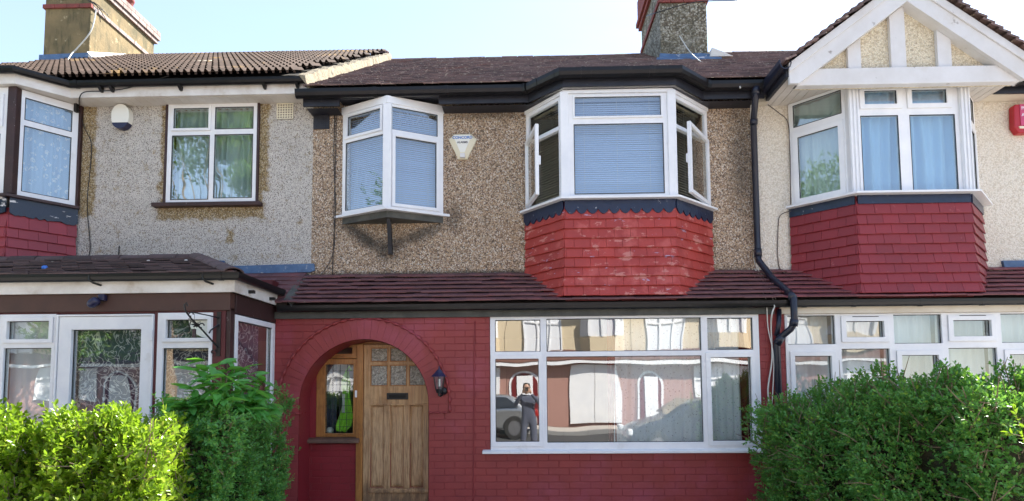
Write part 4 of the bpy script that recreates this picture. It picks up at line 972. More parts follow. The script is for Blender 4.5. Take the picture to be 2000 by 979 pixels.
BX('side_panel', M['upvc'], PO, -2.835, -2.79, PY+.06, -.46, -.05, 1.078, bevel=.004)
for (T, a, b, y, nm) in ((tp,-4.98,-4.48,.07,'behind the left porch window'), (tp,-4.40,-3.56,.075,'behind the white glazed porch door'), (tp,-3.46,-2.97,.07,'behind the narrow porch window beside the door'), (Tsd,.02,.70,.05,'behind the side pane of the porch'), (tp,-5.66,-5.08,.07,'at the far left porch window')):
    curtain(T, a, b, y, .5, 2.19, M['swirl'] if b != -4.48 else M['net'], ('swirl-patterned net ' if b != -4.48 else 'plain pale net ')+nm, 5, .008, cat='net curtain', name='net_curtain')
o = BX('round_sticker', M['sticker'], None, 0, 1, 0, 1, 0, 1); bpy.data.objects.remove(o)
pts = [(-2.998-.19+.0, 0)]
arc = [(-3.0, 2.148)] + [(-3.0-.215*math.cos(a), 2.16-.19*math.sin(a)) for a in [PI*.5*k/10 for k in range(11)] if 2.16-.19*math.sin(a) < 2.149]
MB().prism([(-3.0,1.975)]+[(-3.0-.20*math.sin(a), 2.16-.185*math.cos(a)) for a in [PI*.49*k/10 for k in range(11)]]+[(-3.0,2.148)], PY-.008, PY-.006, 'y').ob('frosted_sticker', M['sticker'], PO)
# porch roof
FPx = [(-5.95,PY-.075),(-2.735,PY-.075),(-2.735,-.60)]
MB().sweep([(-5.95,-1.475),(-2.755,-1.475),(-2.755,-.53)], 2.400, [(0,0),(.022,0),(.022,.118),(0,.118)]).ob('porch_fascia', M['upvc_dirty'], HL, bevel=.003)
gutter(HL, [(-5.95,-1.50),(-2.733,-1.50),(-2.733,-.50)], 2.545, M['gutter_new'], k=.64)
for (x, y) in ((-4.05,-1.5), (-2.98,-1.5)):
    MB().tube([(x-.02,y-.083,2.56),(x-.02,y-.08,2.52),(x,y-.05,2.495),(x+.02,y-.01,2.485),(x+.05,y-.008,2.475)], .010, 6).ob('gutter_bracket', M['gutter_new'], HL)
MB().sweep([(-2.86,-1.50),(-2.82,-1.50)], 2.545, [(a*.70-.003, b*.72) for a, b in GUT]).ob('gutter_joint', M['gutter_new'], HL)
for y in (-1.2, -.72): BX('gutter_bracket', M['gutter_new'], HL, -2.733, -2.68, y-.02, y+.02, 2.43, 2.46)
pr_ = MB(); sl_ = .415
A = (-5.95,-1.54,2.555); B = (-2.72,-1.54,2.555); Cc = (-3.60,-.60,2.91); Dd = (-5.95,-.60,2.91)
pr_.add([A,B,Cc,Dd,(-5.95,0,2.72),(-3.60,0,2.72),(-2.70,-.0,2.53),(-2.75,-.02,2.49)], [(0,1,2,3),(3,2,5,4),(1,6,2),(2,6,5)])
prf = pr_.ob('porch_roof', M['under'], HL)
Tpr = slope(0, -1.56, 2.545, .96, .365)
Lp = math.hypot(.98, .39)
tiles(prf, Tpr, 10, .105, .166, lambda y: -5.95, lambda y: -2.71-.90*y/Lp, M['tile_porch'], t=.015, tj=.012, jit=3, lift=.01)
for k in range(5):      # hip and ridge capping
    a = Vector(B).lerp(Vector(Cc), k/5); b = Vector(B).lerp(Vector(Cc), (k+1)/5-.01)
    a = a+Vector((0,0,.0)); d = b-a; T = Matrix.Translation(a+Vector((0,0,.02))) @ d.to_track_quat('X', 'Z').to_matrix().to_4x4()
    prr = [(math.cos(PI*q/8)*.095, math.sin(PI*q/8)*.05) for q in range(9)]; prr += [(x_*.85, z_*.8) for x_, z_ in reversed(prr)]
    MB().prism(prr, 0, d.length, 'x', T=T).ob('hip_tile', M['tile_porch'], prf)
x = -5.95
while x < -3.62:
    prr = [(math.cos(PI*q/8)*.10, math.sin(PI*q/8)*.06) for q in range(9)]; prr += [(x_*.85, z_*.8) for x_, z_ in reversed(prr)]
    MB().prism(prr, 0, min(.3, -3.58-x), 'x', T=Matrix.Translation((x, -.60, 2.905+random.uniform(-.004, .004)))).ob('ridge_tile', M['tile_porch'], prf); x += .31
MB().box(-.05, .05, -.05, .03, 0, .07).ob('corner_block', M['tile_mid'], prf, bevel=.01).matrix_local = Matrix.Translation((-2.82, -1.42, 2.55))
# lean-to roof between porch and our canopy
lt = MB().prism([(-.56,2.42),(0,2.83),(0,2.80),(-.56,2.39)], -3.9, -2.62, 'x').ob('lean_to_roof', M['under'], HL)
tiles(lt, slope(0,-.59,2.415,.56,.42), 7, .1, .166, lambda y: -4.1, lambda y: -2.60, M['tile_canopy'])
vs = []; fs = []
for i in range(16):
    u = i/15; Y = -.60+.60*u; z = 2.42+.42*u; e = random.uniform(-.01, .01)
    vs += [(-2.64, Y, z+.035+e), (-2.585+e, Y, z+.02+e), (-2.545+e, Y, z-.045)]
for i in range(15):
    for k in range(2): fs.append((i*3+k, i*3+k+1, i*3+3+k+1, i*3+3+k))
MB().add(vs, fs).ob('verge_mortar', M['grey_board'], HL)
MB().prism([(-4.03,3.02),(-3.60,3.015),(-3.60,2.90),(-4.03,2.97)], -.03, .0, 'y').ob('flashing', M['lead'], HL, bevel=.004)
MB().prism([(-3.60,2.945),(-2.515,2.965),(-2.505,2.88),(-2.56,2.86),(-3.60,2.85)], -.035, -.004, 'y').ob('flashing', M['lead'], HL, bevel=.004)
for (x, y, z) in ((-4.9,-1.2,2.70),(-4.35,-1.0,2.78),(-3.95,-.9,2.83),(-4.62,-1.3,2.66),(-3.55,-.9,2.83),(-3.7,-1.25,2.69)):
    MB().lathe([(0,-.006),(.018,-.002),(.014,.006),(0,.009)], 6, Matrix.Translation((x, y, z+.005)) @ Matrix.Rotation(.4, 4, 'X')).ob('moss_flake', M['chip_white'], prf)
o = MB().lathe([(0,-.014),(.03,-.006),(.024,.012),(0,.02)], 6, Matrix.Translation((-4.74, -1.28, 2.70)) @ Matrix.Rotation(.5, 4, 'X')).ob('blue_scrap', M['blue_scrap'], None); tag(o, 'small bright blue plastic scrap lying on the porch roof tiles', 'scrap')
# security light under the fascia
s_ = thing('security_light', 'small dark bulkhead light fixed under the white porch fascia', 'light', (-4.02, PY-.05, 2.33))
MB().lathe([(0,-.055),(.03,-.05),(.042,-.02),(.042,.03),(.03,.05),(0,.055)], 14, Matrix.Translation((-.03,-.06,-.02)) @ Matrix.Rotation(R(55), 4, 'Y')).ob('lamp_head', M['navy'], s_, smooth=True)
MB().box(.0, .06, -.05, .0, .0, .06).ob('lamp_base', M['navy'], s_, bevel=.008)
# hanging-basket bracket with a dangling box
b_ = thing('hanging_bracket', 'ornate black iron bracket on the porch corner post', 'bracket', (-2.895, PY-.032, 2.0))
mb = MB(); mb.box(-.02, .02, -.006, 0, -.20, .22)
mb.tube([(0,-.005,-.12),(-.03,-.06,-.06),(-.08,-.13,.03),(-.14,-.22,.13),(-.17,-.27,.20)], .008, 6)
mb.tube([(0,-.005,.16),(-.05,-.10,.175),(-.13,-.24,.19)], .006, 6); mb.tube([(0,-.005,.10),(-.04,-.07,.04),(-.05,-.08,.01)], .007, 6)
mb.tube([(-.17,-.27,.20),(-.175,-.28,.25),(-.155,-.28,.27),(-.15,-.27,.24)], .008, 6)
for (cx, cy, cz, r_) in ((-.09,-.13,.075,.025), (-.145,-.21,.17,.022), (-.03,-.02,-.16,.02)):
    mb.tube([(cx+r_*math.cos(t*.6), cy-.01, cz+r_*math.sin(t*.6)*(1-.04*t)) for t in range(9)], .006, 5)
for k in range(9):
    a_ = k*.7; mb.add([(-.12,-.17,.10),(-.12+.05*math.cos(a_),-.19,.10+.05*math.sin(a_)),(-.12+.035*math.cos(a_+.4),-.16,.10+.035*math.sin(a_+.4))], [(0,1,2)])
mb.ob('bracket_frame', M['iron'], b_)
w_ = thing('wind_chime', 'small dark tube dangling on a wire from the iron bracket', 'ornament', (-3.02, PY-.23, 2.02))
MB().tube([(0,0,.0),(.002,0,.08),(.0,0,.16)], .0018, 4).ob('wire', M['iron'], w_); MB().tube([(0,0,-.06),(0,0,.02)], .018, 10).ob('tube', M['brown_wood'], w_)
MB().tube([(-.03,0,-.05),(-.045,0,.03),(-.03,0,.09),(-.05,0,.12),(-.065,0,.09),(-.05,0,.05),(-.03,0,.1)], .0025, 5).ob('loop', M['iron'], w_)

# ================================================================ RIGHT HOUSE
HR = thing('terraced_house', 'right terraced house with cream roughcast, a white timbered gable and crimson tiled bay', 'house')
X0R, X1R = 2.692, 7.95
MB().prism([(X0R,2.70),(X1R,2.70),(X1R,4.95),(X0R,4.95)], .002, .22, 'y', [[(3.20,2.78),(5.22,2.78),(5.22,4.80),(3.20,4.80)]]).ob('upper_wall', M['dash_cream'], HR)
room(HR, 2.75, 7.9, .2, 3, 2.75, 4.9); room(HR, 2.85, 7.9, -.2, 3, -.1, 2.3)
BX('lower_wall', M['mortar'], HR, 2.80, X1R, GY+.01, GY+.2, -.3, .78)
BX('lintel', M['mortar'], HR, 2.802, X1R, GY+.01, GY+.2, 2.258, 2.41); BX('back_wall', M['opp_cream'], HR, X0R, X1R, 7.9, 8.1, -.3, 4.9)
brickwork(HR, Matrix.Translation((0, GY+.01, 0)), 2.80, 5.6, -.3, .78, M['brick'])
canopy(HR, XR+.06, X1R, 2.405, 2.815, M['tile_canopy_right'], M['cream_board'], skip=inbay(3.75, 4.7), gmat=M['gutter_new'], bx=(2.74, X1R), bz=(2.255, 2.335))
for x in (2.98, 3.5, 4.2, 4.85, 5.5): MB().sweep([(x-.02, -.5), (x+.02, -.5)], 2.362, [(a*.71-.002, b*.74) for a, b in GUT]).ob('gutter_joint', M['gutter_new'], HR)
# long ground-floor window
li = []; xs = [2.80+.567*k for k in range(10)]
for k in range(9):
    a, b = xs[k], xs[k+1]
    if k % 2 == 0: li += [(a+.028,b-.032,1.925,2.238,0), (a+.088,b-.088,.85,1.80,.05)]
    else: li += [(a+.082,b-.082,1.995,2.172,.052), (a+.028,b-.03,.85,1.872,0)]
window(HR, Matrix.Translation((0, -.43, 0)), 2.80, xs[9], .80, 2.254, li, gm=M['glass'], name='front_window')
for k in range(1, 9, 2): BX('trickle_vent', M['gasket'], HR, xs[k]+.15, xs[k+1]-.14, -.485, -.478, 2.215, 2.222)
for k in range(6): curtain(I4, xs[k]+.02, xs[k+1]-.02, -.28, .75, 2.25, M['net'], ['pale net at the first bay of the right ground-floor window by the downpipe','pale net behind the first small top sash','pale net between the two small top sashes','pale net behind the second small top sash','pale net at the right frame edge of the ground-floor window','pale net beyond the frame edge of the ground-floor window'][k], 6, .015, cat='net curtain', name='net_curtain')
# bay
BR = [(3.115,0),(3.60,-.5),(4.80,-.5),(5.29,0)]
baytiles(HR, BR, 2.455, 9, M['tile_bay'], gauge=.1085, w=.172, flare=.055)
for i in range(3):
    T, L = seg(BR[i], BR[i+1])
    MB().prism([(0,3.44),(L,3.44),(L,3.535),(0,3.535)], -.042, -.026, 'y', T=T).ob('flashing', M['lead_dark'], HR)
MB().sweep(BR, 3.535, [(-.02,0),(.125,0),(.125,.022),(.03,.036),(-.02,.036)]).ob('bay_sill', M['upvc'], HR)
gm = M['glass_up']
T, L = seg(BR[1], BR[2])
window(HR, T, .05, L-.05, 3.572, 4.80, [(.13,.483,4.553,4.712,.05),(.643,1.02,4.553,4.712,.05),(.085,.49,3.585,4.43,0),(.615,1.10,3.585,4.43,0)], gm=gm, name='bay_window', d0=-.012)
for (a, b) in ((.17,.44), (.70,.97)): MB().box(a, b, -.045, -.03, 4.755, 4.763).ob('trickle_vent', M['gasket'], HR, M4=T)
curtain(T, .06, .575, .10, 3.58, 4.78, M['sheer'], 'sheer blue curtain behind the left centre pane of the right bay', 5, .045, gather=(.0,-.04))
curtain(T, .60, 1.14, .10, 3.58, 4.78, M['sheer'], 'sheer blue curtain behind the right centre pane of the right bay', 5, .045, gather=(.03,0))
for i in (0, 2):
    T, L = seg(BR[i], BR[i+1])
    window(HR, T, 0.02 if i == 0 else .05, L-.05 if i == 0 else L-.02, 3.572, 4.80, [(.075,L-.10,4.50,4.765,0),(.115,L-.14,3.64,4.37,.055)], gm=gm, name='bay_window', d0=-.012)
    curtain(T, .04, L-.06, .10, 3.58, 4.78, M['curtain_grey'], ('grey curtain behind the left angled face of the right bay', 'grey curtain behind the right angled face of the right bay')[i//2], 5, .02)
for p in (BR[1], BR[2]):
    mb = MB().box(-.055, .055, -.04, .05, 3.572, 4.80)
    for dx in (-.04, 0, .04): mb.box(dx-.009, dx+.009, -.052, -.04, 3.572, 4.80)
    mb.ob('corner_post', M['upvc'], HR, bevel=.006).matrix_local = Matrix.Translation((p[0], p[1], 0))
# gable
GX, GA, GB = 4.095, 2.815, 5.375
mb = MB()
bl = [(GA,4.905),(GX,5.857),(GX,5.572),(2.925,4.69),(GA+.01,4.69)]; brr = [(GB,4.905),(GX,5.857),(GX,5.572),(2*GX-2.925,4.69),(GB-.01,4.69)]
for nm, pl, s in (('l', bl, 1), ('r', brr, -1)):
    MB().prism(pl, -.755, -.715, 'y').ob('bargeboard', M['gable_board'], HR, bevel=.004)
    lip = [(pl[0][0],pl[0][1]),(pl[1][0],pl[1][1]),(pl[1][0],pl[1][1]-.10),(pl[0][0]+.0*s,pl[0][1]-.10)]
    MB().prism(lip, -.775, -.756, 'y').ob('barge_lip', M['gable_board'], HR, bevel=.003)
    MB().prism([(GX,5.573),(pl[3][0],4.69),(pl[3][0]-.02*s,4.69),(GX,5.60)], -.714, -.60, 'y').ob('barge_soffit', M['gable_board'], HR)
MB().prism([(2.93,4.70),(2*GX-2.93,4.70),(GX,5.60)], -.62, -.58, 'y').ob('gable_wall', M['dash_gable'], HR)
MB().prism([(2.90,4.69),(5.29,4.69),(5.05,4.872),(3.145,4.872)], -.705, -.621, 'y').ob('tie_beam', M['gable_board'], HR, bevel=.004)
zt = lambda x: 5.572-abs(x-GX)*.754
for (a, b) in ((3.495,3.635), (3.955,4.115), (4.45,4.595)):
    MB().prism([(a,4.874),(b,4.874),(b,zt(b)-.002)]+([(GX,zt(GX)-.002)] if a < GX < b else [])+[(a,zt(a)-.002)], -.665, -.621, 'y').ob('gable_post', M['gable_board'], HR, bevel=.003)
for k in range(26): BX('soffit_board', M['soffit'], HR, 2.83+k*.098, 2.83+k*.098+.092, -.62, -.0, 4.802, 4.812)
gr = MB().add([(GA,-.72,4.90),(GX,-.72,5.85),(GB,-.72,4.90),(GA,1.3,4.90),(GX,1.3,5.85),(GB,1.3,4.90)], [(0,1,4,3),(1,2,5,4)]).ob('gable_roof', M['under'], HR)
ag = math.atan2(.952, 1.28); Lg = math.hypot(1.28, .952)
def basis(o, x, y):
    x = Vector(x).normalized(); y = Vector(y).normalized(); z = x.cross(y)
    return Matrix(((x.x,y.x,z.x,o[0]),(x.y,y.y,z.y,o[1]),(x.z,y.z,z.z,o[2]),(0,0,0,1)))
tiles(gr, basis((GA-.04,1.3,4.885), (0,-1,0), (math.cos(ag),0,math.sin(ag))), 17, .1, .166, lambda y: 0, lambda y: 2.12, M['tile_roof'], t=.024, maxparts=230, jit=2.2)
tiles(gr, basis((GB+.04,-.82,4.885), (0,1,0), (-math.cos(ag),0,math.sin(ag))), 17, .1, .166, lambda y: 0, lambda y: 2.12, M['tile_roof'], t=.024, maxparts=70, jit=2.2)
# side gutter of the gable and eaves beyond
gutter(HR, [(2.84,-.20),(2.84,-.78)], 4.90, M['pipe_blue'])
BX('side_fascia', M['bitumen'], HR, 2.795, 2.83, -.74, -.19, 4.77, 4.90)
BX('fascia_end', M['bitumen'], HR, 2.70, 2.795, -.235, -.19, 4.815, 4.90)
BX('eaves_strip', M['cream_board'], HR, 2.70, 2.86, -.10, -.0, 4.80, 4.86)
MB().sweep([(5.37,-.21),(7.95,-.21)], 4.79, [(0,0),(.022,0),(.022,.14),(0,.14)]).ob('fascia_board', M['bitumen'], HR)
gutter(HR, [(5.36,-.232),(7.95,-.232)], 4.905, M['gutter'])
BX('eaves_strip', M['cream_board'], HR, 5.36, 7.95, -.18, -.0, 4.80, 4.81)
rr_ = roof(HR, XR+.002, X1R, -.30, 4.955, 4.0, 7.66, M['tile_roof'], M['tile_roof_far'])
MB().prism([(5.52,2.79),(X1R,2.79),(X1R,2.895),(5.50,2.90)], -.035, .0, 'y').ob('flashing', M['lead'], HR)
# red alarm box
v = thing('alarm_box', 'red alarm box with white lettering on the cream wall at the right edge', 'alarm', (5.86, 0, 4.56))
MB().prism([(-.175,-.10),(-.165,.15),(-.145,.17),(.145,.17),(.165,.15),(.175,-.10),(.13,-.175),(-.13,-.175)], -.085, 0, 'y').ob('case', M['alarm_red'], v, bevel=.015)
MB().box(-.105, .105, -.092, -.084, -.09, .165).ob('front_label', M['alarm_pink'], v, bevel=.003)
MB().prism([(-.13,-.098),(.13,-.098),(.12,-.125),(-.12,-.125)], -.095, -.08, 'y').ob('strobe', M['alarm_cream'], v, bevel=.004)
text('PH', v, M['ink_white'], -.06, -.0935, .10, .05, .001); text('ALA', v, M['ink_white'], -.045, -.0935, .02, .052, .001)

# ================================================================ CABLES
def A(px, py, Y): return at(px, py, Y)
g_ = 'loose cables on the facades'
cable([A(330,148,-.30),A(250,172,-.27),A(200,178,-.26),A(165,180,-.26),A(155,192,-.24),A(155,206,-.05)], .006, M['cable_black'], 'thin black cable looping along the white eaves of the left house', g_)
BX('cable_box', M['cable_black'], None, -5.455, -5.425, -.09, -.045, 4.85, 4.975); tag(bpy.data.objects['cable_box'], 'small black junction block on the black cable by the left bay', 'junction box')
cable([A(156,222,-.03),A(165,250,-.015),A(178,280,-.012),A(176,330,-.012),A(171,380,-.10),A(171,420,-.015),A(176,490,-.012),A(162,512,-.02)], .005, M['cable_black'], 'black cable running down the pebbledash beside the left bay', g_)
cable([A(654,215,-.012),A(652,300,-.012),A(655,400,-.012),A(652,470,-.012),A(649,540,-.012)], .005, M['cable_black'], 'dark cable running straight down left of the pointed window', g_)
cable([A(657,215,-.012),A(655,330,-.012),A(652,420,-.10),A(653,480,-.012),A(640,520,-.03),A(615,548,-.1)], .004, M['cable_black'], 'second dark cable that bends away left near the lower roof', g_)
cable([A(233,480,-.015),A(232,492,-.015),A(230,508,-.015)], .006, M['cable_black'], 'short black stub of pipe above the porch roof', None, 'stub')
cable([A(1470,200,-.10),A(1466,215,-.07),A(1468,300,-.02),A(1475,450,-.02),A(1473,510,-.03),A(1490,540,-.15),A(1505,570,-.4),A(1513,600,-.60)], .006, M['cable_white'], 'white cable clipped along the left side of the downpipe', g_)
cable([A(1474,525,-.05),A(1495,555,-.22),A(1515,585,-.5),A(1508,612,-.58),A(1506,640,-.5),A(1508,700,-.5),A(1500,760,-.5),A(1504,800,-.5)], .008, M['cable_white'], 'thick white cable hanging down the red pier beside the downpipe', g_)
cable([A(1470,530,-.05),A(1482,560,-.2),A(1496,585,-.5),A(1500,640,-.5),A(1511,700,-.5),A(1508,790,-.5)], .006, M['cable_white'], 'thin white cable crossing to the red pier beside the downpipe', g_)
cable([A(1500,205,-.25),A(1520,220,-.05),A(1539,240,-.03),A(1543,300,-.03),A(1544,400,-.10)], .005, M['cable_brown'], 'brown cable from the gable corner down beside the right bay', g_)
cable([A(1545,412,-.10),A(1525,420,-.02),A(1520,440,-.012),A(1519,500,-.012),A(1525,528,-.02),A(1545,550,-.15),A(1562,575,-.42)], .005, M['cable_brown'], 'brown cable looping below the right bay sill to the lower roof', g_)
cable([A(188,18,3.0),A(178,60,2.95),A(150,95,2.9),A(140,105,2.85),A(128,125,2.6)], .010, M['cable_white'], 'white aerial cable hanging down the left chimney', g_)
cable([A(1327,70,2.68),A(1345,98,2.5),A(1365,118,2.0),A(1385,130,1.4),A(1420,155,.3),A(1440,162,-.2)], .008, M['cable_white'], 'white cable crossing from the right chimney down the tiles', g_)
cable([A(1410,120,2.3),A(1440,128,1.9),A(1480,145,.8),A(1497,152,.3),A(1497,162,.0)], .009, M['cable_white'], 'white cable from the mortar foot of the right chimney to the gable gutter', g_)
cable([A(1246,114,3.2),A(1270,122,2.4),A(1300,132,1.6),A(1330,138,.9),A(1350,145,.4),A(1400,160,-.1),A(1438,160,-.2),A(1446,172,-.36)], .009, M['cable_white'], 'long white cable running over the tiles behind the middle gutter', g_)
cable([A(1440,1,2.5),A(1360,4,2.5),A(1285,24,2.5),A(1262,32,3.4)], .008, M['cable_black'], 'black cable strapped round the right chimney', g_, sm=True)
cable([A(928,628,-.468),A(926,700,-.464),A(925,850,-.464),A(924,990,-.464)], .006, M['brick_dark'], 'thin red-painted cable running down the brickwork between door and picture window', g_)
# aerial lashing on the left chimney
for k in range(5):
    a, b = random.uniform(170, 185), random.uniform(190, 215)
    cable([A(a,random.uniform(0,6),3.0), A((a+b)/2, random.uniform(5,20),3.0), A(b,random.uniform(18,60),3.2)], .006, M['cable_black'], 'black aerial wire at the corner of the left chimney, '+['highest of the tangle','lowest of the tangle','steepest of the tangle','flattest of the tangle','rightmost of the tangle'][k], 'aerial wires on the left chimney', 'wire')
# ================================================================ PLANTS
def leaf_mesh(bases, dirs, norms, sizes, wid, curl=.12):
    """numpy: leaves of six vertices, folded along the midrib"""
    d = dirs/np.linalg.norm(dirs, axis=1)[:, None]; n = norms-(norms*d).sum(1)[:, None]*d; n /= np.linalg.norm(n, axis=1)[:, None]+1e-9
    s = np.cross(d, n); L = sizes[:, None]; W = L*wid
    pt = [bases, bases+d*L*.30+s*W*.42+n*L*.05, bases+d*L*.70+s*W*.36+n*L*.02, bases+d*L-n*L*curl, bases+d*L*.70-s*W*.36+n*L*.02, bases+d*L*.30-s*W*.42+n*L*.05]
    V = np.stack(pt, 1).reshape(-1, 3); k = np.arange(len(bases))[:, None]*6
    Fq = np.concatenate([k+np.array([0,3,2,1]), k+np.array([0,5,4,3])], 0)
    return V, Fq
def np_mesh(name, V, Fq):
    me = bpy.data.meshes.new(name); nv, nf = len(V), len(Fq)
    me.vertices.add(nv); me.vertices.foreach_set('co', V.astype('f4').ravel())
    me.loops.add(nf*4); me.loops.foreach_set('vertex_index', Fq.astype('i4').ravel())
    me.polygons.add(nf); me.polygons.foreach_set('loop_start', np.arange(0, nf*4, 4, dtype='i4')); me.update(calc_edges=True); return me
def shoots(P, N, length, leaves, size, wid, up=.5, spread=.8, seed=1, stemr=.0016, droop=0):
    """leafy shoots from points P with outward normals N; returns leaf arrays and stem MB"""
    r = np.random.default_rng(seed); n = len(P)
    D = N + r.normal(0, spread*.5, (n, 3)) + np.array([0, 0, up]); D /= np.linalg.norm(D, axis=1)[:, None]
    Ls = length*r.uniform(.5, 1.3, n)
    B, Dr, Nm, Sz = [], [], [], []
    a = np.cross(D, np.array([.3, .2, .9])); a /= np.linalg.norm(a, axis=1)[:, None]; b = np.cross(D, a)
    for k in range(leaves):
        u = (k+.6)/leaves
        for sgn in (-1, 1):
            ph = k*PI/2+r.normal(0, .4, n)
            side = (np.cos(ph)[:, None]*a+np.sin(ph)[:, None]*b)*sgn
            base = P + D*(Ls*u)[:, None] - np.array([0, 0, droop])*(u*u)*Ls[:, None]
            dr = side*(1.0-.55*u) + D*(.45+.75*u) + r.normal(0, .18, (n, 3))
            B.append(base); Dr.append(dr); Nm.append(D*1.0+np.array([0, 0, .5])+r.normal(0, .35, (n, 3))); Sz.append(size*r.uniform(.65, 1.2, n)*(1-.25*abs(u-.4)))
    return np.concatenate(B), np.concatenate(Dr), np.concatenate(Nm), np.concatenate(Sz), D, Ls
def stems(P, D, Ls, r, every=1):
    mb = MB()
    for i in range(0, len(P), every):
        p = Vector(P[i]); d = Vector(D[i])*float(Ls[i]); mb.tube([p-d*.5, p, p+d*.9], [r*1.4, r, r*.5], 4, cap=False)
    return mb
def patch(o, u, v, nrm, n, depth=.10, seed=0, bump=.05):
    r = np.random.default_rng(seed); o, u, v, nrm = map(np.array, (o, u, v, nrm)); nrm = nrm/np.linalg.norm(nrm)
    s, t = r.uniform(0, 1, n), r.uniform(0, 1, n)
    P = o+s[:, None]*u+t[:, None]*v
    w = np.sin(P[:, 0]*9+P[:, 2]*5)+np.sin(P[:, 1]*8-P[:, 2]*7+2)+np.sin(P[:, 0]*17+P[:, 1]*15)
    P = P + nrm*(w*bump*.33-r.uniform(0, 1, n)**1.5*depth)[:, None]
    gpn = np.sin(P[:, 0]*31+P[:, 2]*23)*np.sin(P[:, 1]*27-P[:, 2]*33+1)+np.sin(P[:, 0]*13-P[:, 1]*17+P[:, 2]*11)*.7
    kp = gpn > -.62+r.normal(0, .25, n); P = P[kp]; n = len(P)
    return P, np.repeat(nrm[None], n, 0)
def hedge(name, label, patches, core, leafm, size, wid, length, leaves, up=.45, cat='hedge', twigs=0, seed=3, stem_every=3, bump=.05, depth=.10, spread=.9, corem=None):
    h = thing(name, label, cat, core[0])
    off = Vector(core[0]); c = MB()
    mb = MB()
    for cs in core[1:]:
        if len(cs) == 6: mb.box(*cs)
        else: mb.prism(cs[0], cs[1], cs[2], 'z')
    o = mb.mesh('dark_core'); o.transform(Matrix.Translation(-off))
    link('dark_core', o, corem or M['core'], h)  # solid dark block added behind the leaves, standing in for inner shade
    Ps, Ns = zip(*[patch(*pp, seed=seed+i, bump=bump, depth=depth) for i, pp in enumerate(patches)])
    P = np.concatenate(Ps); N = np.concatenate(Ns)
    B, Dr, Nm, Sz, D, Ls = shoots(P, N, length, leaves, size, wid, up, spread, seed)
    V, Fq = leaf_mesh(B, Dr, Nm, Sz, wid); V = V-np.array(off)
    link('foliage', np_mesh('foliage', V, Fq), leafm, h, kind='stuff')
    sm = stems(P, D, Ls, .0018, stem_every); me = sm.mesh('twigs'); me.transform(Matrix.Translation(-off)); link('twigs', me, M['twig'], h, kind='stuff')
    if twigs:
        mb = MB(); r = random.Random(seed)
        idx = np.random.default_rng(seed+9).choice(len(P), twigs)
        for i in idx:
            p = Vector(P[i]); n = Vector(N[i]); d = (n*.5+Vector((r.gauss(0, .5), r.gauss(0, .5), r.gauss(.6, .6)))).normalized(); l = r.uniform(.08, .26)
            q = [p-d*.04, p+d*l*.5+Vector((r.gauss(0, .01),)*3), p+d*l]; mb.tube(q, [.0045, .0035, .002], 5, cap=False)
        me = mb.mesh('bare_twigs'); me.transform(Matrix.Translation(-off)); link('bare_twigs', me, M['twig'], h, kind='stuff')
    return h
# sunlit front hedge at the left
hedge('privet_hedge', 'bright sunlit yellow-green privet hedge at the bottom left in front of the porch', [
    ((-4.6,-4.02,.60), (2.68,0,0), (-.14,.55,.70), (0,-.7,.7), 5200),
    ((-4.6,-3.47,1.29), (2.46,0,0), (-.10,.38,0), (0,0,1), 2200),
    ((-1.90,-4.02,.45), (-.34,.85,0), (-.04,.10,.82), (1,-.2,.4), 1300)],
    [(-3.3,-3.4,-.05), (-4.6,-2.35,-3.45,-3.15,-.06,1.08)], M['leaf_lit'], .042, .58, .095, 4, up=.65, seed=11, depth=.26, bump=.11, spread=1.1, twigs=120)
# shaded hedge along the left boundary
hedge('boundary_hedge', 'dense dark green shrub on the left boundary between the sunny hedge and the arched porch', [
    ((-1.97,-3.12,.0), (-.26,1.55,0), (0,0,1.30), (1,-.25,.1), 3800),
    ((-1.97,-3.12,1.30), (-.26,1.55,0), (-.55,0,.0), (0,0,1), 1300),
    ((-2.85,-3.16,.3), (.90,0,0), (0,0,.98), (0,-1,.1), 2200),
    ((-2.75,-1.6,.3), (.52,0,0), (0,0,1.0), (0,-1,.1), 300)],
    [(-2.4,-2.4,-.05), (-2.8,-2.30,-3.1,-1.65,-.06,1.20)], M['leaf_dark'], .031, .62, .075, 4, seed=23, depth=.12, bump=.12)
# right boundary hedge
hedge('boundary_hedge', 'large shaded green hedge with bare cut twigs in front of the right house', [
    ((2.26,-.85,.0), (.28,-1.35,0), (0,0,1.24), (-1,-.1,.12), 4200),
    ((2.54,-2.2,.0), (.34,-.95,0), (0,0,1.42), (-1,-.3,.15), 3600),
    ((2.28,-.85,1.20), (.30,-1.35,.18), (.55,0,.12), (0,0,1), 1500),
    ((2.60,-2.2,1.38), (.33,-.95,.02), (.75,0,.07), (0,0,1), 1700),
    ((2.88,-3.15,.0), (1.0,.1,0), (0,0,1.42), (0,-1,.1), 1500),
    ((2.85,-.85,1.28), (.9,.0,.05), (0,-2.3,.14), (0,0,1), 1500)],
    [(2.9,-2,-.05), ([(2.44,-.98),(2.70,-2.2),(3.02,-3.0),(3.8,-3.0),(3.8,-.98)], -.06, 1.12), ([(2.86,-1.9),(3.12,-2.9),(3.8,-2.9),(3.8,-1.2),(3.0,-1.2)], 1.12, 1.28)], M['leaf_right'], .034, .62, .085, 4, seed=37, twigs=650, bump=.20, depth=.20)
hedge('sunny_shrub', 'small sunlit sprays of yellow-green leaves at the right edge of the frame', [
    ((2.60,-3.78,1.02), (.5,.0,0), (0,.12,.30), (-.5,-.4,.6), 46)],
    [(3.0,-3.6,-.05), (2.95,2.97,-3.72,-3.70,-.06,1.0)], M['leaf_lit'], .036, .5, .10, 5, up=.5, cat='shrub', seed=51, stem_every=1)
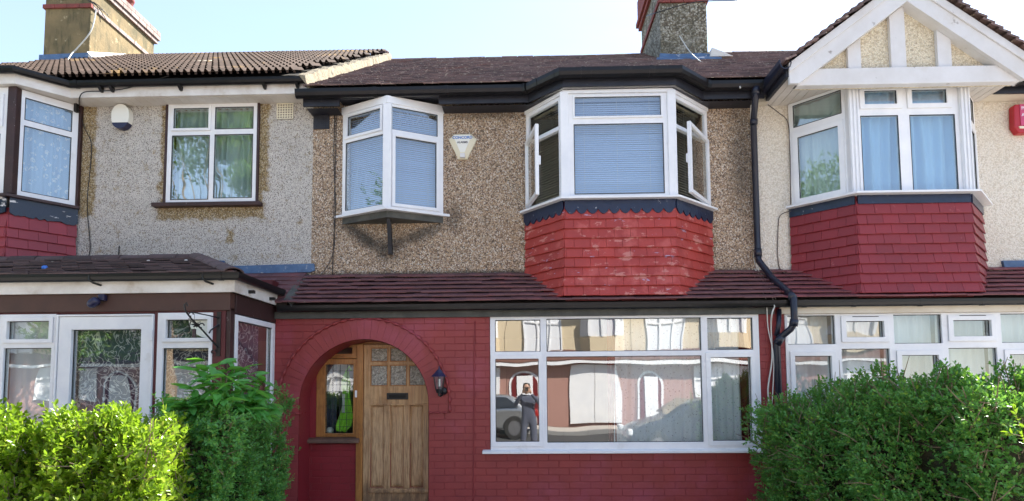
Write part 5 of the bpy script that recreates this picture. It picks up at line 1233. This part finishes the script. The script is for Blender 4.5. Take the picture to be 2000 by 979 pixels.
# low sprigs by the arch
t = thing('leggy_shrub', 'thin leggy shrub with small leaf tufts against the left pier of the arched porch', 'shrub', (-2.5,-1.3,-.05))
mbs = MB(); Pl = []; Nl = []
for (pts) in ([A(540,960,-1.3),A(538,870,-1.3),A(545,800,-1.3),A(556,780,-1.3)], [A(538,900,-1.3),A(555,870,-1.28),A(562,830,-1.26)], [A(535,979,-1.3),A(550,940,-1.3),A(556,915,-1.3)], [A(540,850,-1.3),A(532,810,-1.35),A(540,770,-1.35)], [A(545,830,-1.3),A(560,800,-1.3),A(568,795,-1.3)]):
    mbs.tube(pts, [.007,.005,.004,.003][:len(pts)], 6)
    for q in pts[1:]:
        for _ in range(16): Pl.append(Vector(q)+Vector((random.gauss(0,.028), random.gauss(0,.028), random.gauss(.0,.028)))); Nl.append((random.gauss(0,.6), -.4, .7))
for (cx, cy, n_) in ((562,795,40),(548,768,18),(562,890,26),(548,935,30),(530,960,40)):
    for _ in range(n_): Pl.append(A(cx+random.gauss(0,9), cy+random.gauss(0,8), -1.3)); Nl.append((random.gauss(0,.6), -.4, .7))
B, Dr, Nm, Sz, D_, Ls_ = shoots(np.array([tuple(p) for p in Pl]), np.array(Nl), .04, 3, .026, .5, .5, .8, 5)
V, Fq = leaf_mesh(B, Dr, Nm, Sz, .5); off = np.array((-2.5,-1.3,-.05))
link('foliage', np_mesh('foliage', V-off, Fq), M['leaf_dark'], t, kind='stuff')
me = mbs.mesh('stem'); me.transform(Matrix.Translation((2.5,1.3,.05))); link('stem', me, M['twig'], t)
# ash-like sapling with compound leaves; every leaflet an object
t = thing('ash_sapling', 'leafy sapling with long bright green leaflets rising above the left hedges', 'sapling', (-2.35,-2.6,-.05))
lm = {}
def leaflet(L, W):
    k = (round(L, 2), round(W, 3))
    if k not in lm:
        n = 6; vs = []; fs = []
        for i in range(n+1):
            u = i/n; w_ = W*math.sin(PI*min(1, u*.92+.06))**.8*(1-.25*u) if i < n else 0.0005; z = -.16*L*u*u
            vs += [(L*u, -w_/2, z+.12*w_), (L*u, 0, z), (L*u, w_/2, z+.12*w_)]
        for i in range(n): fs += [(3*i, 3*i+3, 3*i+4, 3*i+1), (3*i+1, 3*i+4, 3*i+5, 3*i+2)]
        me = MB().add(vs, fs).mesh('leaf'); me.materials.append(M['leaf_big']); lm[k] = me
    return lm[k]
stem_mb = MB(); r = random.Random(4); count = 0
tips = [(a+dx,b+dy,Y) for a,b,Y in [(400,705,-2.7),(430,712,-2.6),(470,722,-2.5),(500,735,-2.45),(520,762,-2.4),(380,762,-2.8),(360,780,-2.9),(450,760,-2.75),(490,775,-2.6),(410,790,-2.9),(340,785,-2.95),(525,790,-2.4),(440,735,-2.9),(465,790,-2.8),(405,740,-2.85),(480,750,-2.7),(425,770,-3.0),(385,725,-2.75),(505,800,-2.6),(445,705,-2.5)] for dx,dy in ((0,0),(14,12))]
base = Vector((0, 0, 0))
for (px_, py_, Y_) in tips:
    tip = A(px_, py_, Y_)-Vector((-2.35,-2.6,-.05)); root = A(435+(px_-435)*.35, 835, -2.65)-Vector((-2.35,-2.6,-.05))
    mid = root.lerp(tip, .55)+Vector((0, 0, .06))
    stem_mb.tube([root, mid, tip], [.006, .004, .002], 6)
    for j in range(4):
        u = .35+.65*j/3; p = root.lerp(mid, u/.55) if u < .55 else mid.lerp(tip, (u-.55)/.45)
        for sg in ((-1, 1) if j < 3 else (-1, 0, 1)):
            az = math.atan2(tip.y-root.y, tip.x-root.x)+sg*r.uniform(.8, 1.3)+r.gauss(0, .25)
            if r.random() < .5: az = r.uniform(-PI, 0)
            T = Matrix.Translation(p) @ Matrix.Rotation(az, 4, 'Z') @ Matrix.Rotation(r.uniform(-.5, .5), 4, 'Y') @ Matrix.Rotation(r.uniform(-.6, .6), 4, 'X')
            link('leaf', leaflet(round(r.uniform(.12, .17), 2), .058), None, t, M4=T); count += 1
stem_mb.ob('stem', M['twig'], t)
trunk = MB().tube([(0,0,0),(.01,0,.5),(-.02,.0,1.05)], [.02,.016,.01], 8).ob('trunk', M['twig'], t)

# street trees reflected in the windows
def tree(label, x, y, h, cr, seed, n=5200):
    r = random.Random(seed); t = thing('street_tree', label, 'tree', (x, y, -.3), 'street trees across the road')
    mb = MB(); mb.tube([(0,0,0),(.08,.05,h*.2),(0,.1,h*.4),(.1,0,h*.6)], [.22,.19,.16,.09], 10)
    blobs = []
    for k in range(34):
        a = r.uniform(0, 2*PI); rad = cr*math.sqrt(r.uniform(.05, 1))*.8; z = h*r.uniform(.28, .95); rad *= (1.15-abs(z/h-.62)*1.3)
        c = Vector((rad*math.cos(a), rad*math.sin(a), z)); blobs.append((c, r.uniform(.7, 1.25)))
        st_ = Vector((0, .05, h*r.uniform(.22, .5))); mb.tube([st_, st_.lerp(c, .5)+Vector((0,0,-.1)), c], [.03,.018,.008], 5)
    me = mb.mesh('trunk'); link('trunk', me, M['twig'], t)
    g = np.random.default_rng(seed); P = []
    for c, s_ in blobs:
        q = g.normal(0, 1, (n//34, 3)); q /= np.linalg.norm(q, axis=1)[:, None]; P.append(np.array(c)+q*(s_*g.uniform(.3, 1.05, len(q))[:, None])*np.array([1.2,1.2,.8]))
    P = np.concatenate(P); N = P/np.linalg.norm(P, axis=1)[:, None]
    B, Dr, Nm, Sz, _, _ = shoots(P, N, .25, 3, .13, .55, .1, 1.2, seed)
    V, Fq = leaf_mesh(B, Dr, Nm, Sz, .55); link('crown', np_mesh('crown', V, Fq), M['leaf_tree'], t, kind='stuff')
    return t
tree('tall leafy street tree across the road, seen reflected in the left upstairs window', -12.2, -15.8, 14, 3.9, 5, 15000)
tree('second leafy tree across the road, seen reflected in the porch glass', -16.0, -16.6, 10, 3.2, 6, 7000)
tree('leafy tree on the near pavement, seen reflected in the angled bay panes', -13.5, -7.8, 10.5, 2.6, 8)

# ================================================================ OPPOSITE HOUSES, built once and copied
OY = -19.6
def opp():
    h = thing('opposite_house', 'cream and red terraced house across the street', 'house', (0, 0, 0), None)
    T0 = Matrix.Identity(4)
    # local frame: x along the street, y towards our side (front at y=0), built facing +Y
    def P(name, mat, x0, x1, y0, y1, z0, z1, bevel=0, par=None): return BX(name, mat, par or h, x0, x1, y0, y1, z0, z1, bevel=bevel)
    P('upper_wall', M['opp_cream'], -2.64, 2.64, -6, 0, 2.4, 5.0); P('lower_wall', M['opp_red'], -2.64, 2.64, -6, .1, -.4, 2.4)
    MB().prism([(.35,4.95),(-3.2,7.5),(-6.4,5.0)], -2.65, 2.65, 'x').ob('roof', M['opp_roof'], h)
    MB().prism([(.02,2.85),(.55,2.42),(.55,2.38),(.02,2.38)], -2.65, 2.65, 'x').ob('canopy_roof', M['opp_roof'], h)
    P('gutter', M['gutter'], -2.65, 2.65, .36, .46, 4.86, 4.98)
    P('fascia_board', M['upvc'], -2.65, 2.65, .50, .54, 2.22, 2.36)
    def win(x0, x1, z0, z1, y, nx, top=.3):
        ls = []; w_ = (x1-x0-.06)/nx
        for k in range(nx):
            a = x0+.06+k*w_; ls += [(a, a+w_-.06, z0+.06, z1-top-.06, 0), (a, a+w_-.06, z1-top, z1-.06, 0)]
        T = Matrix.Translation((0, y, 0)) @ Matrix.Rotation(PI, 4, 'Z')
        f = MB().prism([(-x1,z0),(-x0,z0),(-x0,z1),(-x1,z1)], -.04, .02, 'y', [[(-b,c),(-a,c),(-a,d),(-b,d)] for (a,b,c,d,s) in ls]).ob('window', M['upvc'], h, M4=T)
        P('net', M['net'], x0+.03, x1-.03, y-.012, y-.008, z0+.03, z1-.03, par=None)
        return f
    win(-1.95, -.35, 2.75, 4.35, .04, 3)
    # bay with gable
    MB().prism([(.5,0),(.9,.55),(2.0,.55),(2.4,0)], 2.8, 3.45, 'z').ob('bay_tiles', M['opp_cream'], h)
    MB().prism([(.5,0),(.9,.55),(2.0,.55),(2.4,0)], 4.55, 4.75, 'z').ob('bay_head', M['upvc'], h)
    MB().prism([(.55,0),(.93,.5),(1.97,.5),(2.35,0)], 3.45, 4.55, 'z').ob('bay_glass', M['net'], h)
    for x in (.9, 1.45, 2.0): P('bay_mullion', M['upvc'], x-.05, x+.05, .48, .58, 3.45, 4.55)
    P('bay_transom', M['upvc'], .9, 2.0, .49, .56, 4.15, 4.22)
    MB().prism([(.2,4.75),(2.7,4.75),(1.45,5.75)], .0, .6, 'y').ob('gable', M['opp_cream'], h)
    for s in (-1, 1): MB().prism([(1.45,5.95),(1.45,5.7),(1.45+s*1.25,4.7),(1.45+s*1.38,4.85)], .6, .66, 'y').ob('bargeboard', M['upvc'], h)
    # door and arch on the left, garage-like white doors or bay window on the right
    arc = [(-1.9-.65*math.cos(PI*k/14), 1.35+.65*math.sin(PI*k/14)) for k in range(15)]
    MB().prism([(-2.55,-.35)]+arc+[(-1.25,-.35)], .101, .14, 'y').ob('arch', M['upvc'], h)
    arc2 = [(-1.9-.55*math.cos(PI*k/14), 1.35+.55*math.sin(PI*k/14)) for k in range(15)]
    MB().prism([(-2.45,-.35)]+arc2+[(-1.35,-.35)], .141, .16, 'y').ob('arch_opening', M['curtain_red'], h)
    P('door', M['upvc'], -2.2, -1.5, .161, .20, -.3, 1.75)
    return h
def gdoor(h):
    for k in range(2): BX('white_door', M['upvc'], h, .05+k*1.05, 1.08+k*1.05, .11, .17, -.3, 2.15, bevel=.01)
def gwin(h):
    ls = [(.15+.55*k, .62+.55*k, .9, 1.6, 0) for k in range(4)]+[(.15+.55*k, .62+.55*k, 1.68, 2.08, 0) for k in range(4)]
    T = Matrix.Translation((0, .12, 0)) @ Matrix.Rotation(PI, 4, 'Z')
    MB().prism([(-2.4,.8),(-.08,.8),(-.08,2.16),(-2.4,2.16)], -.05, .0, 'y', [[(-b,c),(-a,c),(-a,d),(-b,d)] for (a,b,c,d,s) in ls]).ob('window', M['upvc'], h, M4=T)
    BX('net', M['net'], h, .1, 2.38, .105, .11, .85, 2.1)
base_h = opp()
def copy_tree(o, parent=None):
    c = o.copy(); COL.objects.link(c)
    if parent is not None: c.parent = parent
    for ch in list(o.children): copy_tree(ch, c)
    return c
labs = ['cream terraced house across the street, fourth from the left of its row', 'cream terraced house across the street facing the arched porch', 'cream terraced house with white double doors straight across from the picture window',
        'cream terraced house across the street, right of the one with white doors', 'cream terraced house across the street, last to the right', 'cream terraced house across the street at the far left of its row', 'cream terraced house across the street, second from the left']
xs_ = [-9.2, -3.6, 1.7, 7.0, 12.3, -19.8, -14.5]
houses = [base_h]+[copy_tree(base_h) for _ in range(6)]
for i, (hh, x) in enumerate(zip(houses, xs_)):
    hh.location = (x+.1, OY, .12); hh['label'] = labs[i]; hh['group'] = 'terraced houses across the street'
    if i != 2: gwin(hh)
    else: gdoor(hh)
# opposite front hedge/wall
for k, x in enumerate((-3.2, 9.5)):
    o = BX('garden_wall', M['opp_red'], None, x-1.2, x+1.2, -18.4, -18.2, -.36, .45, bevel=.01); tag(o, ('low red garden wall across the street facing the arch', 'low red garden wall across the street at the right')[k], 'wall')

# ================================================================ CARS
def car(label, x, y, yaw, paint, h=1.45, L=4.3):
    c = thing('parked_car', label, 'car', (x, y, -.34), None, (0, 0, yaw))
    prof = [(-2.15,.42),(-2.12,.72),(-1.95,.86),(-1.75,.93),(-1.35,1.36),(-1.0,1.45),(-.3,1.48),(.35,1.42),(.95,1.02),(1.15,.94),(1.75,.84),(2.05,.70),(2.14,.50),(2.12,.28),(-2.1,.28)]
    n = len(prof); ys = [-.86,-.80,-.62,0,.62,.80,.86]; mb = MB(); vs = []; fs = []
    for yy in ys:
        for (px_, pz_) in prof:
            k = abs(yy)/.86; z = pz_
            yn = yy*(1-.22*max(0, (pz_-.85)/.6))
            if k > .95: z = .28+(pz_-.28)*.90; xx = px_*.97
            else: xx = px_*(1-.02*k); z = pz_-(.03 if k > .9 else 0)
            vs.append((xx, yn, z))
    for j in range(len(ys)-1):
        for i in range(n): fs.append((j*n+i, j*n+(i+1) % n, (j+1)*n+(i+1) % n, (j+1)*n+i))
    fs += [tuple(range(n)), tuple((len(ys)-1)*n+i for i in range(n-1, -1, -1))]
    body = mb.add(vs, fs).ob('body', paint, c, smooth=True); sb = body.modifiers.new('s', 'SUBSURF'); sb.levels = 1; sb.render_levels = 2
    for s in (-1, 1):
        for (a, b, c_, d) in (((-1.50,.95),(-1.08,1.33),(-.38,1.38),(-.40,.95)), ((-.33,.95),(-.31,1.38),(.30,1.33),(.82,.98))):
            pts = [a, b, c_, d]
            MB().add([(p[0], s*(.875-.16*max(0, (p[1]-.85)/.6)), p[1]) for p in pts], [(0,1,2,3)]).ob('side_window', M['car_glass'], c)
        for xw in (-1.35, 1.32):
            T = Matrix.Translation((xw, s*.80, .32)) @ Matrix.Rotation(PI/2, 4, 'X')
            w_ = MB().lathe([(.20,-.10),(.31,-.10),(.33,-.06),(.33,.06),(.31,.10),(.20,.10)], 24, T).ob('tyre', M['rubber'], c)
            mb = MB().lathe([(0,-.08),(.21,-.08),(.21,.08),(0,.08)], 20, T)
            mb.ob('rim', M['rim'], c)
        MB().box(2.0, 2.13, s*.72-.14, s*.72+.14, .58, .72).ob('headlight', M['lamp_white'], c, bevel=.03)
        MB().box(-2.15, -2.04, s*.74-.1, s*.74+.1, .66, .86).ob('tail_light', M['lamp_red'], c, bevel=.02)
        MB().box(.62, .78, s*.86+(-.0 if s > 0 else -.16), s*.86+(.16 if s > 0 else 0), .95, 1.07).ob('wing_mirror', paint, c, bevel=.03)
    MB().add([(.42,-.66,1.40),(.42,.66,1.40),(1.0,.74,1.02),(1.0,-.74,1.02)], [(0,1,2,3)]).ob('windscreen', M['car_glass'], c).location = (.03, 0, .025)
    MB().add([(-1.40,-.64,1.33),(-1.40,.64,1.33),(-1.72,.72,.97),(-1.72,-.72,.97)], [(0,1,2,3)]).ob('rear_window', M['car_glass'], c).location = (-.03, 0, .03)
    return c
car('silver car parked at the opposite kerb, seen reflected in the front window', -1.8, -15.7, PI, M['car_silver'])
car('dark car parked at the near kerb, seen reflected in the front window', 4.6, -9.9, PI, M['car_dark'])
car('silver car parked at the opposite kerb to the right, seen reflected in the right windows', 8.2, -15.7, 0, M['car_silver'])

# ================================================================ PHOTOGRAPHER (seen only as a reflection)
p = thing('person', 'person in dark clothes raising a camera to the face, reflected in the front window', 'person', (0.02, -7.42, -.225))
sk_pts = {'pel':(0,0,.93),'sp':(0,.01,1.15),'ch':(0,.0,1.36),'nk':(0,.02,1.50),'hd':(0,.05,1.60),'hp2':(.09,0,.90),'kn':(.11,.03,.50),'an':(.12,-.01,.09),'to':(.13,.14,.03),'sh':(.18,0,1.42),'el':(.30,.12,1.22),'wr':(.10,.27,1.52)}
def skin(name, pts, edges, rad, mat, parent, lv=2):
    me = bpy.data.meshes.new(name); me.from_pydata(pts, edges, []); o = bpy.data.objects.new(name, me); COL.objects.link(o); o.parent = parent
    m = o.modifiers.new('skin', 'SKIN'); m.use_smooth_shade = True
    for i, r_ in enumerate(rad): me.skin_vertices[0].data[i].radius = r_ if isinstance(r_, tuple) else (r_, r_)
    me.skin_vertices[0].data[0].use_root = True
    s = o.modifiers.new('sub', 'SUBSURF'); s.levels = lv; s.render_levels = lv
    me.materials.append(mat); return o
k = sk_pts; mx = lambda q: (-q[0], q[1], q[2])
pts = [k['pel'], k['sp'], k['ch'], k['nk']]; ed = [(0,1),(1,2),(2,3)]; rd = [(.15,.11),(.14,.10),(.17,.11),.06]
for f in (lambda q: q, mx):
    b = len(pts); pts += [f(k['hp2']), f(k['kn']), f(k['an']), f(k['to'])]; ed += [(0,b),(b,b+1),(b+1,b+2),(b+2,b+3)]; rd += [.09,.065,.05,.04]
    b = len(pts); pts += [f(k['sh']), f(k['el']), f(k['wr'])]; ed += [(2,b),(b,b+1),(b+1,b+2)]; rd += [.065,.05,.035]
skin('body', pts, ed, rd, M['dark_cloth'], p)
hd = MB().lathe([(0,-.115),(.045,-.105),(.066,-.06),(.075,0),(.078,.05),(.06,.10),(0,.12)], 18, Matrix.Translation((0, .05, 1.63))).ob('head', M['skin'], p, smooth=True)
MB().lathe([(.079,-.02),(.086,.04),(.07,.11),(0,.132)], 18, Matrix.Translation((0, .035, 1.635))).ob('hair', M['hair'], p, smooth=True)
MB().box(-.012, .012, .125, .15, 1.60, 1.64).ob('nose', M['skin'], p, bevel=.006)
for s in (-1, 1):
    hb = [(s*.085,.27,1.53),(s*.075,.30,1.60)]; pts = list(hb); ed = [(0,1)]; rd = [.028,.026]
    for q in range(4):
        b = len(pts); z0 = 1.585+q*.018; pts += [(s*.065,.325,z0),(s*.045,.345,z0+.004),(s*.028,.352,z0+.002)]; ed += [(1,b),(b,b+1),(b+1,b+2)]; rd += [.010,.0095,.008]
    b = len(pts); pts += [(s*.07,.285,1.64),(s*.05,.275,1.655)]; ed += [(1,b),(b,b+1)]; rd += [.011,.009]
    skin('hand', pts, ed, rd, M['skin'], p, 1)
cmr = thing('camera', 'black camera held up by the photographer', 'camera', (0.02, -7.10, 1.40))
MB().box(-.065, .065, -.035, .0, -.045, .045).ob('camera_body', M['iron'], cmr, bevel=.01)
MB().lathe([(0,0),(.03,0),(.032,.045),(.026,.046),(0,.03)], 20, Matrix.Rotation(-PI/2, 4, 'X')).ob('camera_lens', M['iron'], cmr)
